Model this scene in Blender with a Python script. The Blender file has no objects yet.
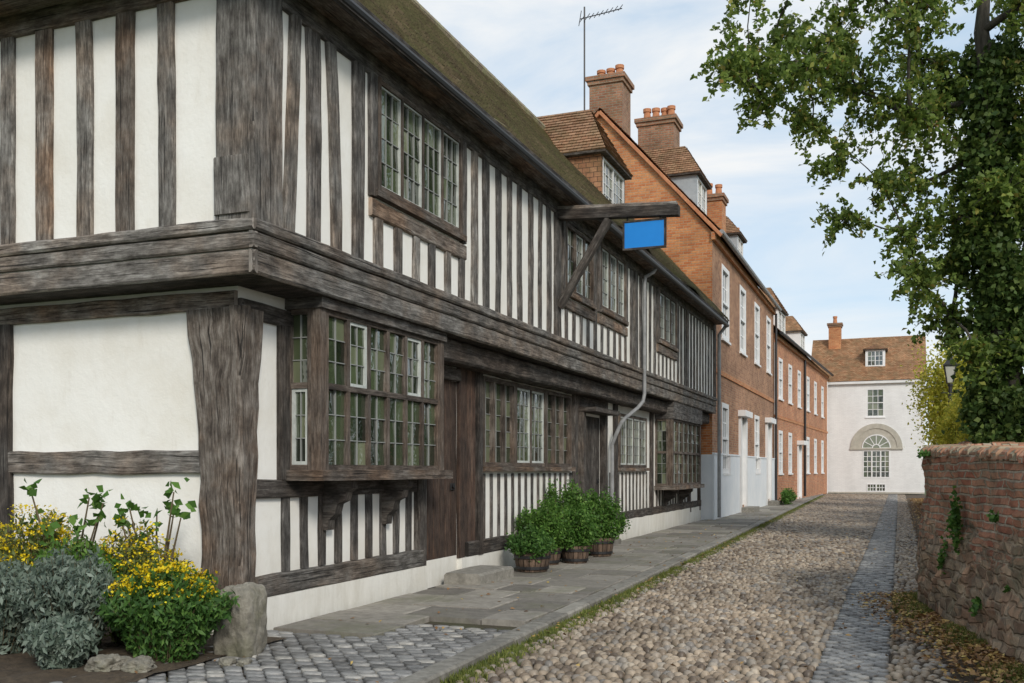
import bpy, math, random, bmesh
import numpy as np
from mathutils import Vector, Matrix, noise as mn
R = random.Random(11)
NR = np.random.default_rng(5)
scene = bpy.context.scene
COL = scene.collection
ORI = {}
V3 = lambda *a: Vector(a)

# ------------------------------------------------------------------ materials
MATS = {}
class NT:
    def __init__(s, name):
        s.m = bpy.data.materials.new(name); s.m.use_nodes = True
        s.nt = s.m.node_tree; s.b = s.nt.nodes['Principled BSDF']; s.out = s.nt.nodes['Material Output']
        MATS[name] = s.m
        s.b.inputs['Roughness'].default_value = .85
    def n(s, t, **k):
        x = s.nt.nodes.new(t)
        for a, b in k.items(): setattr(x, a, b)
        return x
    def put(s, sock, v):
        if isinstance(v, bpy.types.NodeSocket): s.nt.links.new(v, sock)
        elif isinstance(v, (tuple, list)) and len(v) == 3 and sock.type == 'RGBA': sock.default_value = (*v, 1)
        else: sock.default_value = v
    def co(s, kind='Object', scale=(1, 1, 1), loc=(0, 0, 0), rot=(0, 0, 0)):
        t = s.n('ShaderNodeTexCoord'); m = s.n('ShaderNodeMapping')
        s.nt.links.new(t.outputs[kind], m.inputs[0])
        m.inputs['Scale'].default_value = scale; m.inputs['Location'].default_value = loc; m.inputs['Rotation'].default_value = rot
        return m.outputs[0]
    def wpos(s):
        return s.n('ShaderNodeNewGeometry').outputs['Position']
    def noise(s, vec, scale, detail=6, rough=.6, dist=0, out=0):
        x = s.n('ShaderNodeTexNoise'); s.put(x.inputs['Vector'], vec); x.inputs['Scale'].default_value = scale
        x.inputs['Detail'].default_value = detail; x.inputs['Roughness'].default_value = rough; x.inputs['Distortion'].default_value = dist
        return x.outputs[out]
    def warp(s, vec, scale, amt):
        c = s.noise(vec, scale, 3, .5, 0, 1)
        sb = s.n('ShaderNodeVectorMath', operation='SUBTRACT'); s.put(sb.inputs[0], c); sb.inputs[1].default_value = (.5, .5, .5)
        sc = s.n('ShaderNodeVectorMath', operation='SCALE'); s.put(sc.inputs[0], sb.outputs[0]); sc.inputs['Scale'].default_value = amt
        ad = s.n('ShaderNodeVectorMath', operation='ADD'); s.put(ad.inputs[0], vec); s.put(ad.inputs[1], sc.outputs[0])
        return ad.outputs[0]
    def brk(s, vec, bw, rh, ms, c1, c2, mo, smooth=.3):
        bt = s.n('ShaderNodeTexBrick'); s.put(bt.inputs['Vector'], vec)
        for k, v in {'Scale': 1, 'Brick Width': bw, 'Row Height': rh, 'Mortar Size': ms, 'Mortar Smooth': smooth, 'Bias': 0}.items(): bt.inputs[k].default_value = v
        bt.inputs['Color1'].default_value = (*c1, 1); bt.inputs['Color2'].default_value = (*c2, 1); bt.inputs['Mortar'].default_value = (*mo, 1)
        return bt
    def ramp(s, f, stops):
        x = s.n('ShaderNodeValToRGB'); s.put(x.inputs[0], f); e = x.color_ramp.elements
        while len(e) < len(stops): e.new(.5)
        for i, (p, c) in enumerate(stops):
            e[i].position = p
            e[i].color = (*c, 1) if isinstance(c, (tuple, list)) else (c, c, c, 1)
        return x.outputs[0]
    def mix(s, f, a, b, blend='MIX'):
        x = s.n('ShaderNodeMix', data_type='RGBA', blend_type=blend)
        s.put(x.inputs[0], f); s.put(x.inputs[6], a); s.put(x.inputs[7], b)
        return x.outputs[2]
    def math(s, op, a, b=0.0, clamp=False):
        x = s.n('ShaderNodeMath', operation=op, use_clamp=clamp); s.put(x.inputs[0], a); s.put(x.inputs[1], b)
        return x.outputs[0]
    def attr(s, name='rnd'):
        return s.n('ShaderNodeAttribute', attribute_name=name).outputs['Fac']
    def bump(s, h, strength=.5, dist=.01, nrm=None):
        x = s.n('ShaderNodeBump'); x.inputs['Strength'].default_value = strength; x.inputs['Distance'].default_value = dist
        s.put(x.inputs['Height'], h)
        if nrm is not None: s.put(x.inputs['Normal'], nrm)
        return x.outputs[0]
    def fin(s, col, bump=None, rough=None):
        s.put(s.b.inputs['Base Color'], col)
        if bump is not None: s.put(s.b.inputs['Normal'], bump)
        if rough is not None: s.put(s.b.inputs['Roughness'], rough)

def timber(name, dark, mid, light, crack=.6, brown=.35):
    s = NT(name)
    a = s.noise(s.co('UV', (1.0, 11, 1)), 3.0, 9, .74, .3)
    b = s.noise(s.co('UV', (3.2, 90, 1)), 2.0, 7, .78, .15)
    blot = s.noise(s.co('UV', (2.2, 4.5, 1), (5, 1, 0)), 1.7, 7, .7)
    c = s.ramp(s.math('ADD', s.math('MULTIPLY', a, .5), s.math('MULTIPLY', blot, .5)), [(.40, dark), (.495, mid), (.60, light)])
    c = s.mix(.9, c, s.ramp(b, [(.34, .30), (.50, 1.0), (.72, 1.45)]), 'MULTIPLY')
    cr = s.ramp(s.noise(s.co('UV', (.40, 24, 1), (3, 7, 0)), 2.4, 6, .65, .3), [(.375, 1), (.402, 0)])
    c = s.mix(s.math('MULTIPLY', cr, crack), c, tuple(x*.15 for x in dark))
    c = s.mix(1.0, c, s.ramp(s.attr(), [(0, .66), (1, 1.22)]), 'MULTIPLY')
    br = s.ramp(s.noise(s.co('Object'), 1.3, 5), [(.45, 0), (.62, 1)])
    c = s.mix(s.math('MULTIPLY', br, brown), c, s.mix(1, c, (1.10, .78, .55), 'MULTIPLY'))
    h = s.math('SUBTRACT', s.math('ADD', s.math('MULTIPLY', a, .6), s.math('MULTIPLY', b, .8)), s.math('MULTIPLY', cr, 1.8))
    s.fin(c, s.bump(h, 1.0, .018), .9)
timber('timber_grey', (.075, .066, .058), (.215, .200, .182), (.44, .42, .39), .9, .5)
timber('timber_slate', (.040, .035, .032), (.115, .106, .098), (.27, .255, .24), .7, .4)
timber('timber_brown', (.065, .050, .040), (.185, .153, .127), (.38, .34, .30), .9, .75)
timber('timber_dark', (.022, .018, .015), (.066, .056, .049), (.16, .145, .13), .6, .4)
timber('timber_frame_brown', (.045, .034, .027), (.125, .100, .082), (.25, .215, .185), .5, .4)
timber('timber_door', (.028, .017, .012), (.085, .052, .038), (.14, .095, .07))

s = NT('plaster')
n1 = s.noise(s.co('Object'), 1.3, 7, .65); n2 = s.noise(s.co('Object', (1, 1, .25)), 6, 6, .7); n3 = s.noise(s.co('Object'), 26, 4, .6)
c = s.ramp(n1, [(.3, (.79, .76, .69)), (.55, (.87, .855, .81)), (.75, (.90, .895, .86))])
c = s.mix(s.ramp(n2, [(.56, 0), (.8, .4)]), c, (.58, .53, .45))
z = s.n('ShaderNodeSeparateXYZ'); s.put(z.inputs[0], s.wpos())
lowd = s.math('MULTIPLY', s.ramp(z.outputs[2], [(.05, 1), (.75, 0)]), s.ramp(n2, [(.3, .2), (.6, .9)]))
c = s.mix(s.math('MULTIPLY', lowd, .5), c, (.45, .43, .36))
s.fin(c, s.bump(s.math('ADD', n1, s.math('MULTIPLY', n3, .2)), .6, .025), .9)

s = NT('white_paint')
n1 = s.noise(s.co('Object'), 3, 6); c = s.ramp(n1, [(.3, (.74, .75, .76)), (.7, (.85, .85, .85))])
s.fin(c, s.bump(n1, .1, .005), .5)
s = NT('pale_paint')
n1 = s.noise(s.co('Object'), 9, 6); s.fin(s.ramp(n1, [(.3, (.42, .45, .43)), (.7, (.62, .65, .62))]), None, .55)
s = NT('blue_white_render')
n1 = s.noise(s.co('Object'), 1.5, 7); s.fin(s.ramp(n1, [(.3, (.72, .77, .82)), (.7, (.84, .87, .90))]), s.bump(n1, .3, .01), .8)

s = NT('white_brick'); bt = s.brk(s.co('UV'), .225, .075, .008, (.86, .86, .86), (.80, .80, .80), (.74, .74, .74))
s.fin(s.mix(.6, bt.outputs[0], s.ramp(s.noise(s.co('Object', (1, 1, .4)), .7, 6, .7), [(.35, .8), (.6, 1)]), 'MULTIPLY'), s.bump(bt.outputs[1], -.4, .01), .7)

def brick(name, c1, c2, mortar, bw=.225, rh=.075, ms=.009, var=(.6, 1.3), moss=0, mossc=((.05, .055, .018), (.13, .125, .05)), vs=.8):
    s = NT(name); bt = s.brk(s.co('UV'), bw, rh, ms, c1, c2, mortar)
    n1 = s.noise(s.co('Object'), vs, 7, .7); n2 = s.noise(s.co('Object'), 20, 4, .7)
    c = s.mix(.85, bt.outputs[0], s.ramp(n1, [(.32, var[0]), (.66, var[1])]), 'MULTIPLY')
    c = s.mix(.5, c, s.ramp(n2, [(.3, .6), (.7, 1.3)]), 'MULTIPLY')
    if moss:
        mm = s.ramp(s.noise(s.co('Object'), 2.2, 8, .78), [(.43, 0), (.58, moss)])
        c = s.mix(mm, c, s.ramp(n2, [(.3, mossc[0]), (.7, mossc[1])]))
    s.fin(c, s.bump(s.math('SUBTRACT', s.math('MULTIPLY', n2, .3), bt.outputs[1]), .7, .012), .9)
brick('brick_orange', (.48, .155, .055), (.62, .28, .115), (.44, .31, .20), var=(.65, 1.2))
brick('brick_brown', (.30, .13, .07), (.48, .25, .14), (.40, .31, .22), var=(.6, 1.3))
brick('brick_red', (.44, .145, .065), (.60, .27, .125), (.44, .34, .25), var=(.65, 1.25))
brick('brick_old', (.28, .115, .065), (.43, .21, .125), (.32, .265, .20), ms=.012, moss=.3)
brick('coping_brick', (.36, .14, .085), (.52, .28, .18), (.36, .30, .22), ms=.012, moss=.5, mossc=((.12, .12, .06), (.30, .29, .19)))
brick('tile_mossy', (.24, .19, .135), (.38, .31, .22), (.06, .05, .04), .17, .11, .006, moss=.85, mossc=((.15, .15, .075), (.40, .385, .22)))
brick('tile_red', (.31, .14, .075), (.43, .23, .13), (.05, .035, .03), .17, .11, .006, moss=.4)
brick('tile_brown', (.27, .13, .07), (.38, .22, .13), (.04, .03, .025), .17, .11, .006, moss=.4)
brick('tile_orange', (.34, .16, .075), (.50, .29, .16), (.06, .045, .035), .17, .11, .006, moss=.5, mossc=((.12, .10, .05), (.24, .20, .11)), vs=1.6)

s = NT('glass')
s.fin(s.ramp(s.attr(), [(0, (.012, .016, .011)), (.45, (.040, .054, .032)), (.8, (.085, .11, .058)), (1, (.19, .21, .13))]), s.bump(s.noise(s.co('Object'), 5, 3), .3, .025), .04); s.b.inputs['IOR'].default_value = 2.3  # green and paler pane tones painted in to stand for tree and sky reflections
s = NT('glass_curtain')
n1 = s.noise(s.co('Object', (1, 1, .3)), 2.2, 4); s.fin(s.ramp(n1, [(.35, (.05, .065, .075)), (.6, (.22, .25, .27))]), s.bump(n1, .1, .02), .06); s.b.inputs['IOR'].default_value = 1.7
s = NT('lead'); s.fin((.27, .28, .27), None, .55)
s = NT('lead_sheet'); n1 = s.noise(s.co('Object'), 4, 6); s.fin(s.ramp(n1, [(.3, (.28, .32, .35)), (.7, (.42, .46, .49))]), None, .6)
s = NT('iron'); s.fin((.018, .018, .02), None, .5)
s = NT('pipe_paint'); n1 = s.noise(s.co('Object'), 5, 5); s.fin(s.ramp(n1, [(.3, (.20, .205, .21)), (.7, (.34, .345, .35))]), None, .55)
s = NT('blue_panel'); n1 = s.noise(s.co('Object'), 2, 3); s.fin(s.ramp(n1, [(.3, (.006, .22, .68)), (.7, (.010, .26, .76))]), None, .5)
s = NT('terracotta'); n1 = s.noise(s.co('Object'), 9, 4); s.fin(s.ramp(n1, [(.3, (.40, .15, .07)), (.7, (.56, .26, .13))]))
s = NT('limestone'); n1 = s.noise(s.co('Object'), 3, 8, .7); s.fin(s.ramp(n1, [(.3, (.36, .34, .29)), (.7, (.54, .51, .44))]), s.bump(n1, .4, .02))
s = NT('lamp_glass'); s.fin((.55, .55, .5), None, .2)

s = NT('boulder_stone')
n1 = s.noise(s.co('Object'), 6, 10, .75); n2 = s.noise(s.co('Object'), 2, 5)
c = s.ramp(n1, [(.3, (.10, .09, .07)), (.5, (.27, .25, .205)), (.7, (.46, .43, .37))]); c = s.mix(s.ramp(n2, [(.5, 0), (.64, .6)]), c, (.15, .15, .075))
s.fin(c, s.bump(n1, 1, .05))

s = NT('cobble')
c = s.ramp(s.attr(), [(0, (.11, .082, .06)), (.2, (.23, .175, .125)), (.45, (.33, .26, .188)), (.65, (.43, .345, .255)), (.85, (.23, .21, .19)), (1, (.52, .44, .34))])
n1 = s.noise(s.co('Object'), 18, 4, .6); n2 = s.noise(s.co('Object'), .6, 6, .65)
c = s.mix(.6, c, s.ramp(n1, [(.3, .65), (.7, 1.25)]), 'MULTIPLY'); c = s.mix(.85, c, s.ramp(n2, [(.36, .62), (.6, 1.10)]), 'MULTIPLY')
s.fin(c, s.bump(n1, .2, .008), s.ramp(n1, [(.3, .35), (.7, .6)]))
s = NT('sett')
c = s.ramp(s.attr(), [(0, (.13, .127, .123)), (.5, (.225, .222, .218)), (.8, (.30, .295, .285)), (1, (.40, .38, .345))])
n1 = s.noise(s.co('Object'), 22, 5, .7); c = s.mix(.7, c, s.ramp(n1, [(.3, .6), (.7, 1.3)]), 'MULTIPLY'); n2 = s.noise(s.co('Object'), .9, 5)
c = s.mix(.7, c, s.ramp(n2, [(.36, .7), (.6, 1.15)]), 'MULTIPLY')
s.fin(c, s.bump(n1, .4, .01), s.ramp(n1, [(.3, .35), (.7, .65)]))
s = NT('flagstone')
c = s.ramp(s.attr(), [(0, (.17, .155, .135)), (.5, (.25, .23, .20)), (1, (.37, .34, .295))])
n1 = s.noise(s.co('Object'), 9, 8, .7); n2 = s.noise(s.co('Object'), 1.1, 6, .7)
c = s.mix(.85, c, s.ramp(n1, [(.3, .6), (.7, 1.25)]), 'MULTIPLY'); c = s.mix(s.ramp(n2, [(.5, 0), (.66, .55)]), c, (.16, .165, .09))
s.fin(c, s.bump(n1, .5, .014), .8)
s = NT('kerb_stone')
n1 = s.noise(s.co('Object'), 10, 7, .7); s.fin(s.mix(1, s.ramp(n1, [(.3, (.15, .14, .12)), (.7, (.36, .34, .30))]), s.ramp(s.attr(), [(0, .7), (1, 1.2)]), 'MULTIPLY'), s.bump(n1, .5, .012))
s = NT('joint_earth')
n1 = s.noise(s.co('Object'), 30, 5, .7); n2 = s.noise(s.co('Object'), 1.3, 6)
c = s.ramp(n1, [(.3, (.03, .022, .015)), (.7, (.09, .066, .045))]); c = s.mix(s.ramp(n2, [(.45, 0), (.65, .7)]), c, (.07, .08, .03))
s.fin(c, s.bump(n1, .7, .02), .95)
s = NT('soil'); n1 = s.noise(s.co('Object'), 14, 8, .75); s.fin(s.ramp(n1, [(.3, (.04, .028, .018)), (.7, (.15, .11, .07))]), s.bump(n1, 1, .05), .95)
s = NT('grass_ground'); n1 = s.noise(s.co('Object'), 3, 9, .75); s.fin(s.ramp(n1, [(.3, (.035, .055, .015)), (.7, (.09, .11, .035))]), s.bump(n1, .6, .05), .95)
s = NT('wall_rubble')
ub_ = s.warp(s.co('UV'), 3.0, .07); us_ = s.warp(s.co('UV'), 3.5, .20)
bt = s.brk(ub_, .22, .072, .013, (.33, .125, .075), (.49, .26, .16), (.39, .32, .24), .5)
b2 = s.brk(us_, .18, .10, .02, (.17, .125, .09), (.46, .365, .27), (.31, .255, .19), .8)
cv = s.n('ShaderNodeTexVoronoi'); s.put(cv.inputs['Vector'], s.co('UV', (5, 9, 1))); cv.inputs['Scale'].default_value = 1; sp = s.n('ShaderNodeSeparateColor'); s.put(sp.inputs[0], cv.outputs[1])
stone = s.mix(.6, b2.outputs[0], s.ramp(sp.outputs[0], [(0, (.55, .5, .45)), (.4, (1, .92, .84)), (.65, (1.15, .7, .5)), (1, (1.35, 1.28, 1.15))]), 'MULTIPLY')
sx = s.n('ShaderNodeSeparateXYZ'); s.put(sx.inputs[0], s.co('UV'))
msk = s.ramp(s.math('ADD', s.math('MULTIPLY', sx.outputs[1], .45), s.math('MULTIPLY', s.noise(s.co('UV', (1.1, 1.7, 1)), 1.8, 6, .75), 1.2)), [(.90, 0), (1.03, 1)])
c = s.mix(msk, stone, bt.outputs[0])
n1 = s.noise(s.co('Object'), 12, 8, .75); n2 = s.noise(s.co('Object'), 1.9, 8, .78); n3 = s.noise(s.co('Object'), 3.2, 5, .6)
c = s.mix(.85, c, s.ramp(n1, [(.3, .55), (.7, 1.4)]), 'MULTIPLY'); c = s.mix(.7, c, s.ramp(n3, [(.35, .6), (.65, 1.35)]), 'MULTIPLY')
c = s.mix(s.ramp(n2, [(.50, 0), (.64, .55)]), c, s.ramp(n1, [(.3, (.09, .095, .045)), (.7, (.24, .235, .16))]))
hh = s.math('SUBTRACT', 1.0, s.mix(msk, b2.outputs[1], bt.outputs[1]))
s.fin(c, s.bump(s.mix(.45, hh, n1), 1, .04), .95)

def leafmat(name, stops, trans=.35):
    s = NT(name)
    c = s.ramp(s.attr(), stops)
    c = s.mix(.6, c, s.ramp(s.noise(s.co('Object'), 1.4, 2), [(.3, .6), (.7, 1.3)]), 'MULTIPLY')
    s.put(s.b.inputs['Base Color'], c); s.b.inputs['Roughness'].default_value = .55
    s.b.inputs['Specular IOR Level'].default_value = .35
    t = s.n('ShaderNodeBsdfTranslucent'); s.put(t.inputs[0], c); m = s.n('ShaderNodeMixShader'); m.inputs[0].default_value = trans
    s.nt.links.new(s.b.outputs[0], m.inputs[1]); s.nt.links.new(t.outputs[0], m.inputs[2]); s.nt.links.new(m.outputs[0], s.out.inputs[0])
leafmat('leaf_tree', [(0, (.09, .15, .03)), (.5, (.175, .26, .052)), (.88, (.28, .36, .08)), (.98, (.40, .38, .09)), (1, (.34, .20, .05))], .5)
leafmat('leaf_ivy', [(0, (.045, .09, .022)), (.6, (.10, .165, .038)), (1, (.19, .25, .068))], .38)
leafmat('leaf_yellowgreen', [(0, (.30, .34, .045)), (.6, (.56, .55, .075)), (1, (.72, .62, .11))], .5)
leafmat('leaf_green', [(0, (.05, .12, .02)), (.6, (.10, .225, .04)), (1, (.19, .33, .07))])
leafmat('leaf_herb', [(0, (.06, .14, .025)), (.6, (.12, .255, .045)), (1, (.23, .39, .085))], .4)
leafmat('leaf_dark', [(0, (.04, .10, .022)), (.6, (.08, .185, .038)), (1, (.15, .28, .06))])
leafmat('leaf_silver', [(0, (.12, .165, .125)), (.6, (.21, .27, .215)), (1, (.31, .37, .31))])
leafmat('leaf_olive', [(0, (.10, .14, .035)), (.6, (.18, .23, .065)), (1, (.29, .33, .10))])
leafmat('petal_yellow', [(0, (.66, .44, .01)), (.6, (.88, .68, .012)), (1, (.95, .82, .05))], .3)
leafmat('grass_blade', [(0, (.08, .115, .025)), (.6, (.18, .22, .05)), (1, (.32, .32, .09))])
leafmat('dead_leaf', [(0, (.16, .085, .04)), (.5, (.33, .18, .075)), (.8, (.50, .31, .10)), (1, (.60, .45, .15))], .1)
s = NT('bark'); n1 = s.noise(s.co('Object', (6, 6, 1)), 3, 8, .7); s.fin(s.ramp(n1, [(.3, (.03, .026, .02)), (.7, (.12, .105, .085))]), s.bump(n1, .9, .03), .95)
s = NT('stem'); s.fin((.12, .09, .05))

# ------------------------------------------------------------------ mesh builder
def new_obj(name, me, parent, loc, label=None, cat=None, kind=None, group=None):
    o = bpy.data.objects.new(name, me); COL.objects.link(o)
    w = Vector(loc)
    if parent is not None:
        o.parent = parent; o.location = w - ORI[parent.name]
    else: o.location = w
    ORI[o.name] = w
    if label: o["label"] = label
    if cat: o["category"] = cat
    if kind: o["kind"] = kind
    if group: o["group"] = group
    return o
def empty(name, loc, label, cat, group=None):
    return new_obj(name, None, None, loc, label, cat, None, group)

class MB:
    def __init__(s): s.v = []; s.f = []; s.uv = []; s.m = []; s.r = []
    def face(s, idx, uvs, mat, r=.5):
        s.f.append(idx); s.uv.append(uvs); s.m.append(mat); s.r.append(r)
    def poly(s, pts, mat, uvs=None, r=None):
        b = len(s.v); s.v += [Vector(p) for p in pts]
        if uvs is None:
            o = Vector(pts[0]); e = (Vector(pts[1])-o).normalized(); nn = e.cross(Vector(pts[2])-o).normalized(); g = nn.cross(e)
            uvs = [((Vector(p)-o).dot(e), (Vector(p)-o).dot(g)) for p in pts]
        s.face(list(range(b, b+len(pts))), uvs, mat, R.random() if r is None else r)
    def box(s, p, ex, ey, ez, mat, grain=True, r=None):
        p, ex, ey, ez = Vector(p), Vector(ex), Vector(ey), Vector(ez)
        if r is None: r = R.random()
        b = len(s.v)
        for k in range(8): s.v.append(p + (ex if k & 1 else V3(0, 0, 0)) + (ey if k & 2 else V3(0, 0, 0)) + (ez if k & 4 else V3(0, 0, 0)))
        ou, ov = R.random()*9, R.random()*9
        for idx, e1, e2 in (((0, 1, 5, 4), ex, ez), ((3, 2, 6, 7), ex, ez), ((1, 3, 7, 5), ey, ez), ((2, 0, 4, 6), ey, ez), ((4, 5, 7, 6), ex, ey), ((1, 0, 2, 3), ex, ey)):
            l1, l2 = e1.length, e2.length
            if grain:
                if l1 >= l2: q = [(0, 0), (l1, 0), (l1, l2), (0, l2)]
                else: q = [(0, 0), (0, l1), (l2, l1), (l2, 0)]
                q = [(a+ou, c+ov) for a, c in q]
            else:
                P0 = s.v[b+idx[0]]
                oo = (P0.x+P0.y); oz = P0.z
                q = [(oo, oz), (oo+l1, oz), (oo+l1, oz+l2), (oo, oz+l2)]
            s.face([b+i for i in idx], q, mat, r)
    def bar(s, p0, p1, w, d, n, mat, jit=.006, ch=.012, seg=.3, bow=0, w1=None, flare=1):
        p0, p1, n = Vector(p0), Vector(p1), Vector(n).normalized()
        L = (p1-p0).length; t = (p1-p0)/L; sd = t.cross(n).normalized(); K = max(1, int(L/seg)); r = R.random()
        ou, ov = R.random()*20, R.random()*20; b = len(s.v); w1 = w if w1 is None else w1
        bw = (R.random()-.5)*2*bow
        for k in range(K+1):
            q = k/K; c = p0+t*(L*q)+sd*(bw*math.sin(math.pi*q)); ww = w+(w1-w)*q**flare
            jl, jr, jd = [(R.random()-.5)*2*jit for _ in range(3)]
            l, rr, dd = -ww/2+jl, ww/2+jr, d+jd*.5
            for a, o in ((l, 0), (l, dd-ch), (l+ch, dd), (rr-ch, dd), (rr, dd-ch), (rr, 0)): s.v.append(c+sd*a+n*o)
        per = [0, d, d+ch, d+w-ch, d+w, 2*d+w, 2*d+2*w]
        for k in range(K):
            for j in range(6):
                j2 = (j+1) % 6; u0, u1 = ou+L*k/K, ou+L*(k+1)/K
                s.face([b+k*6+j, b+k*6+j2, b+k*6+6+j2, b+k*6+6+j], [(u0, ov+per[j]), (u0, ov+per[j+1]), (u1, ov+per[j+1]), (u1, ov+per[j])], mat, r)
        for base, rev in ((b, 1), (b+K*6, 0)):
            ids = [base+j for j in range(6)]
            if rev: ids = ids[::-1]
            s.face(ids, [(ou+.01*j, ov) for j in range(6)], mat, r)
    def tube(s, pts, rad, mat, seg=8, r=.5, cap=True):
        pts = [Vector(p) for p in pts]; b = len(s.v); n = len(pts)
        if not isinstance(rad, (list, tuple)): rad = [rad]*n
        ref = None
        for i, p in enumerate(pts):
            t = (pts[min(i+1, n-1)]-pts[max(i-1, 0)]).normalized()
            if ref is None: ref = Vector((0, 0, 1)) if abs(t.z) < .9 else Vector((1, 0, 0))
            a = t.cross(ref).normalized(); c = a.cross(t).normalized(); ref = c
            for k in range(seg):
                th = 2*math.pi*k/seg; s.v.append(p+(a*math.cos(th)+c*math.sin(th))*rad[i])
        for i in range(n-1):
            for k in range(seg):
                k2 = (k+1) % seg
                s.face([b+i*seg+k, b+i*seg+k2, b+(i+1)*seg+k2, b+(i+1)*seg+k], [(i, k/seg), (i, (k+1)/seg), (i+1, (k+1)/seg), (i+1, k/seg)], mat, r)
        if cap:
            for q, rv in ((0, 1), (n-1, 0)):
                ids = [b+q*seg+k for k in range(seg)]
                if rv: ids = ids[::-1]
                s.face(ids, [(0, 0)]*seg, mat, r)
    def build(s, name, parent=None, smooth=False, **k):
        if not s.v: return None
        arr = np.array([tuple(v) for v in s.v]); lo, hi = arr.min(0), arr.max(0)
        c = np.array([(lo[0]+hi[0])/2, (lo[1]+hi[1])/2, lo[2]])
        me = bpy.data.meshes.new(name); me.from_pydata((arr-c).tolist(), [], s.f)
        names = sorted(set(s.m)); 
        for nme in names: me.materials.append(MATS[nme])
        ix = {nme: i for i, nme in enumerate(names)}
        me.polygons.foreach_set('material_index', [ix[m] for m in s.m])
        uvl = me.uv_layers.new(name='UVMap'); uvl.data.foreach_set('uv', [x for f in s.uv for q in f for x in q])
        me.attributes.new('rnd', 'FLOAT', 'FACE').data.foreach_set('value', s.r)
        if smooth: me.polygons.foreach_set('use_smooth', [True]*len(s.f))
        me.update()
        return new_obj(name, me, parent, c, **k)

def np_mesh(name, V, loops, starts, rnd, mat, parent=None, smooth=False, **k):
    V = np.asarray(V, float).reshape(-1, 3); lo, hi = V.min(0), V.max(0); c = np.array([(lo[0]+hi[0])/2, (lo[1]+hi[1])/2, lo[2]])
    me = bpy.data.meshes.new(name); me.vertices.add(len(V)); me.vertices.foreach_set('co', (V-c).ravel())
    me.loops.add(len(loops)); me.loops.foreach_set('vertex_index', np.asarray(loops, np.int32))
    me.polygons.add(len(starts)); me.polygons.foreach_set('loop_start', np.asarray(starts, np.int32))
    me.materials.append(MATS[mat]); me.update(calc_edges=True); me.validate()
    me.attributes.new('rnd', 'FLOAT', 'FACE').data.foreach_set('value', np.asarray(rnd, np.float32))
    if smooth: me.polygons.foreach_set('use_smooth', np.ones(len(starts), bool))
    return new_obj(name, me, parent, c, **k)

def leaves(name, C, size, mat, parent=None, elong=1.7, up=0.0, vert=0.0, rnd=None, **k):
    C = np.asarray(C, float); n = len(C); sz = np.asarray(size)*np.ones(n)
    d = NR.normal(size=(n, 3)); d[:, 2] += vert*3; d /= np.linalg.norm(d, axis=1)[:, None]
    g = NR.normal(size=(n, 3)); g[:, 2] += up*3
    side = np.cross(d, g); side /= np.linalg.norm(side, axis=1)[:, None]+1e-9
    nn = np.cross(side, d)
    L = (sz*(.7+.6*NR.random(n)))[:, None]; W = L/elong
    V = np.stack([C-d*L*.5, C+side*W*.5+nn*W*.12, C+d*L*.5-nn*L*.1, C-side*W*.5+nn*W*.12], 1)
    loops = np.arange(4*n); starts = np.arange(0, 4*n, 4)
    return np_mesh(name, V, loops, starts, NR.random(n) if rnd is None else rnd, mat, parent, **k)

def clump(center, rad, n, sub=10, spread=.33, flat=1.0):
    c = np.array(center, float); rad = np.array(rad, float)*np.ones(3); out = []
    subs = []
    for _ in range(sub):
        d = NR.normal(size=3); d /= np.linalg.norm(d); subs.append(c+d*rad*(NR.random()**.5)*.85)
    for sc in subs:
        m = n//sub; out.append(sc+NR.normal(size=(m, 3))*rad*spread*np.array([1, 1, flat]))
    return np.concatenate(out)

ROUND = [(1.0, -.35), (.93, .35), (.70, .80), (.36, 1.0)]
FLAT = [(1.0, -.5), (.985, .55), (.93, .93), (.5, 1.0)]
def domes(cx, cy, rx, ry, rot, h, z0, p=2.6, seg=8, rings=ROUND, jt=.12):
    n = len(cx); th = np.arange(seg)*2*np.pi/seg+np.pi/seg
    se = (np.abs(np.cos(th))**p+np.abs(np.sin(th))**p)**(-1/p)
    V = []
    for rr, hh in rings:
        jit = 1+(NR.random((n, seg))-.5)*jt
        lx = np.cos(th)[None]*se[None]*rr*rx[:, None]*jit; ly = np.sin(th)[None]*se[None]*rr*ry[:, None]*jit
        x = cx[:, None]+lx*np.cos(rot)[:, None]-ly*np.sin(rot)[:, None]; y = cy[:, None]+lx*np.sin(rot)[:, None]+ly*np.cos(rot)[:, None]
        zz = z0[:, None]+(hh*h)[:, None]+(NR.random((n, seg))-.5)*.06*h[:, None]
        V.append(np.stack([x, y, zz], -1))
    V = np.concatenate(V, 1)
    vp = 4*seg; F = []; st = []; pos = 0
    for r_ in range(3):
        for k in range(seg):
            k2 = (k+1) % seg; F += [r_*seg+k, r_*seg+k2, (r_+1)*seg+k2, (r_+1)*seg+k]; st.append(pos); pos += 4
    F += [3*seg+k for k in range(seg)]; st.append(pos); pos += seg
    F = np.array(F); st = np.array(st)
    loops = (F[None]+np.arange(n)[:, None]*vp).ravel(); starts = (st[None]+np.arange(n)[:, None]*pos).ravel()
    rnd = np.repeat(NR.random(n), len(st))
    return V.reshape(-1, 3), loops, starts, rnd

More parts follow.
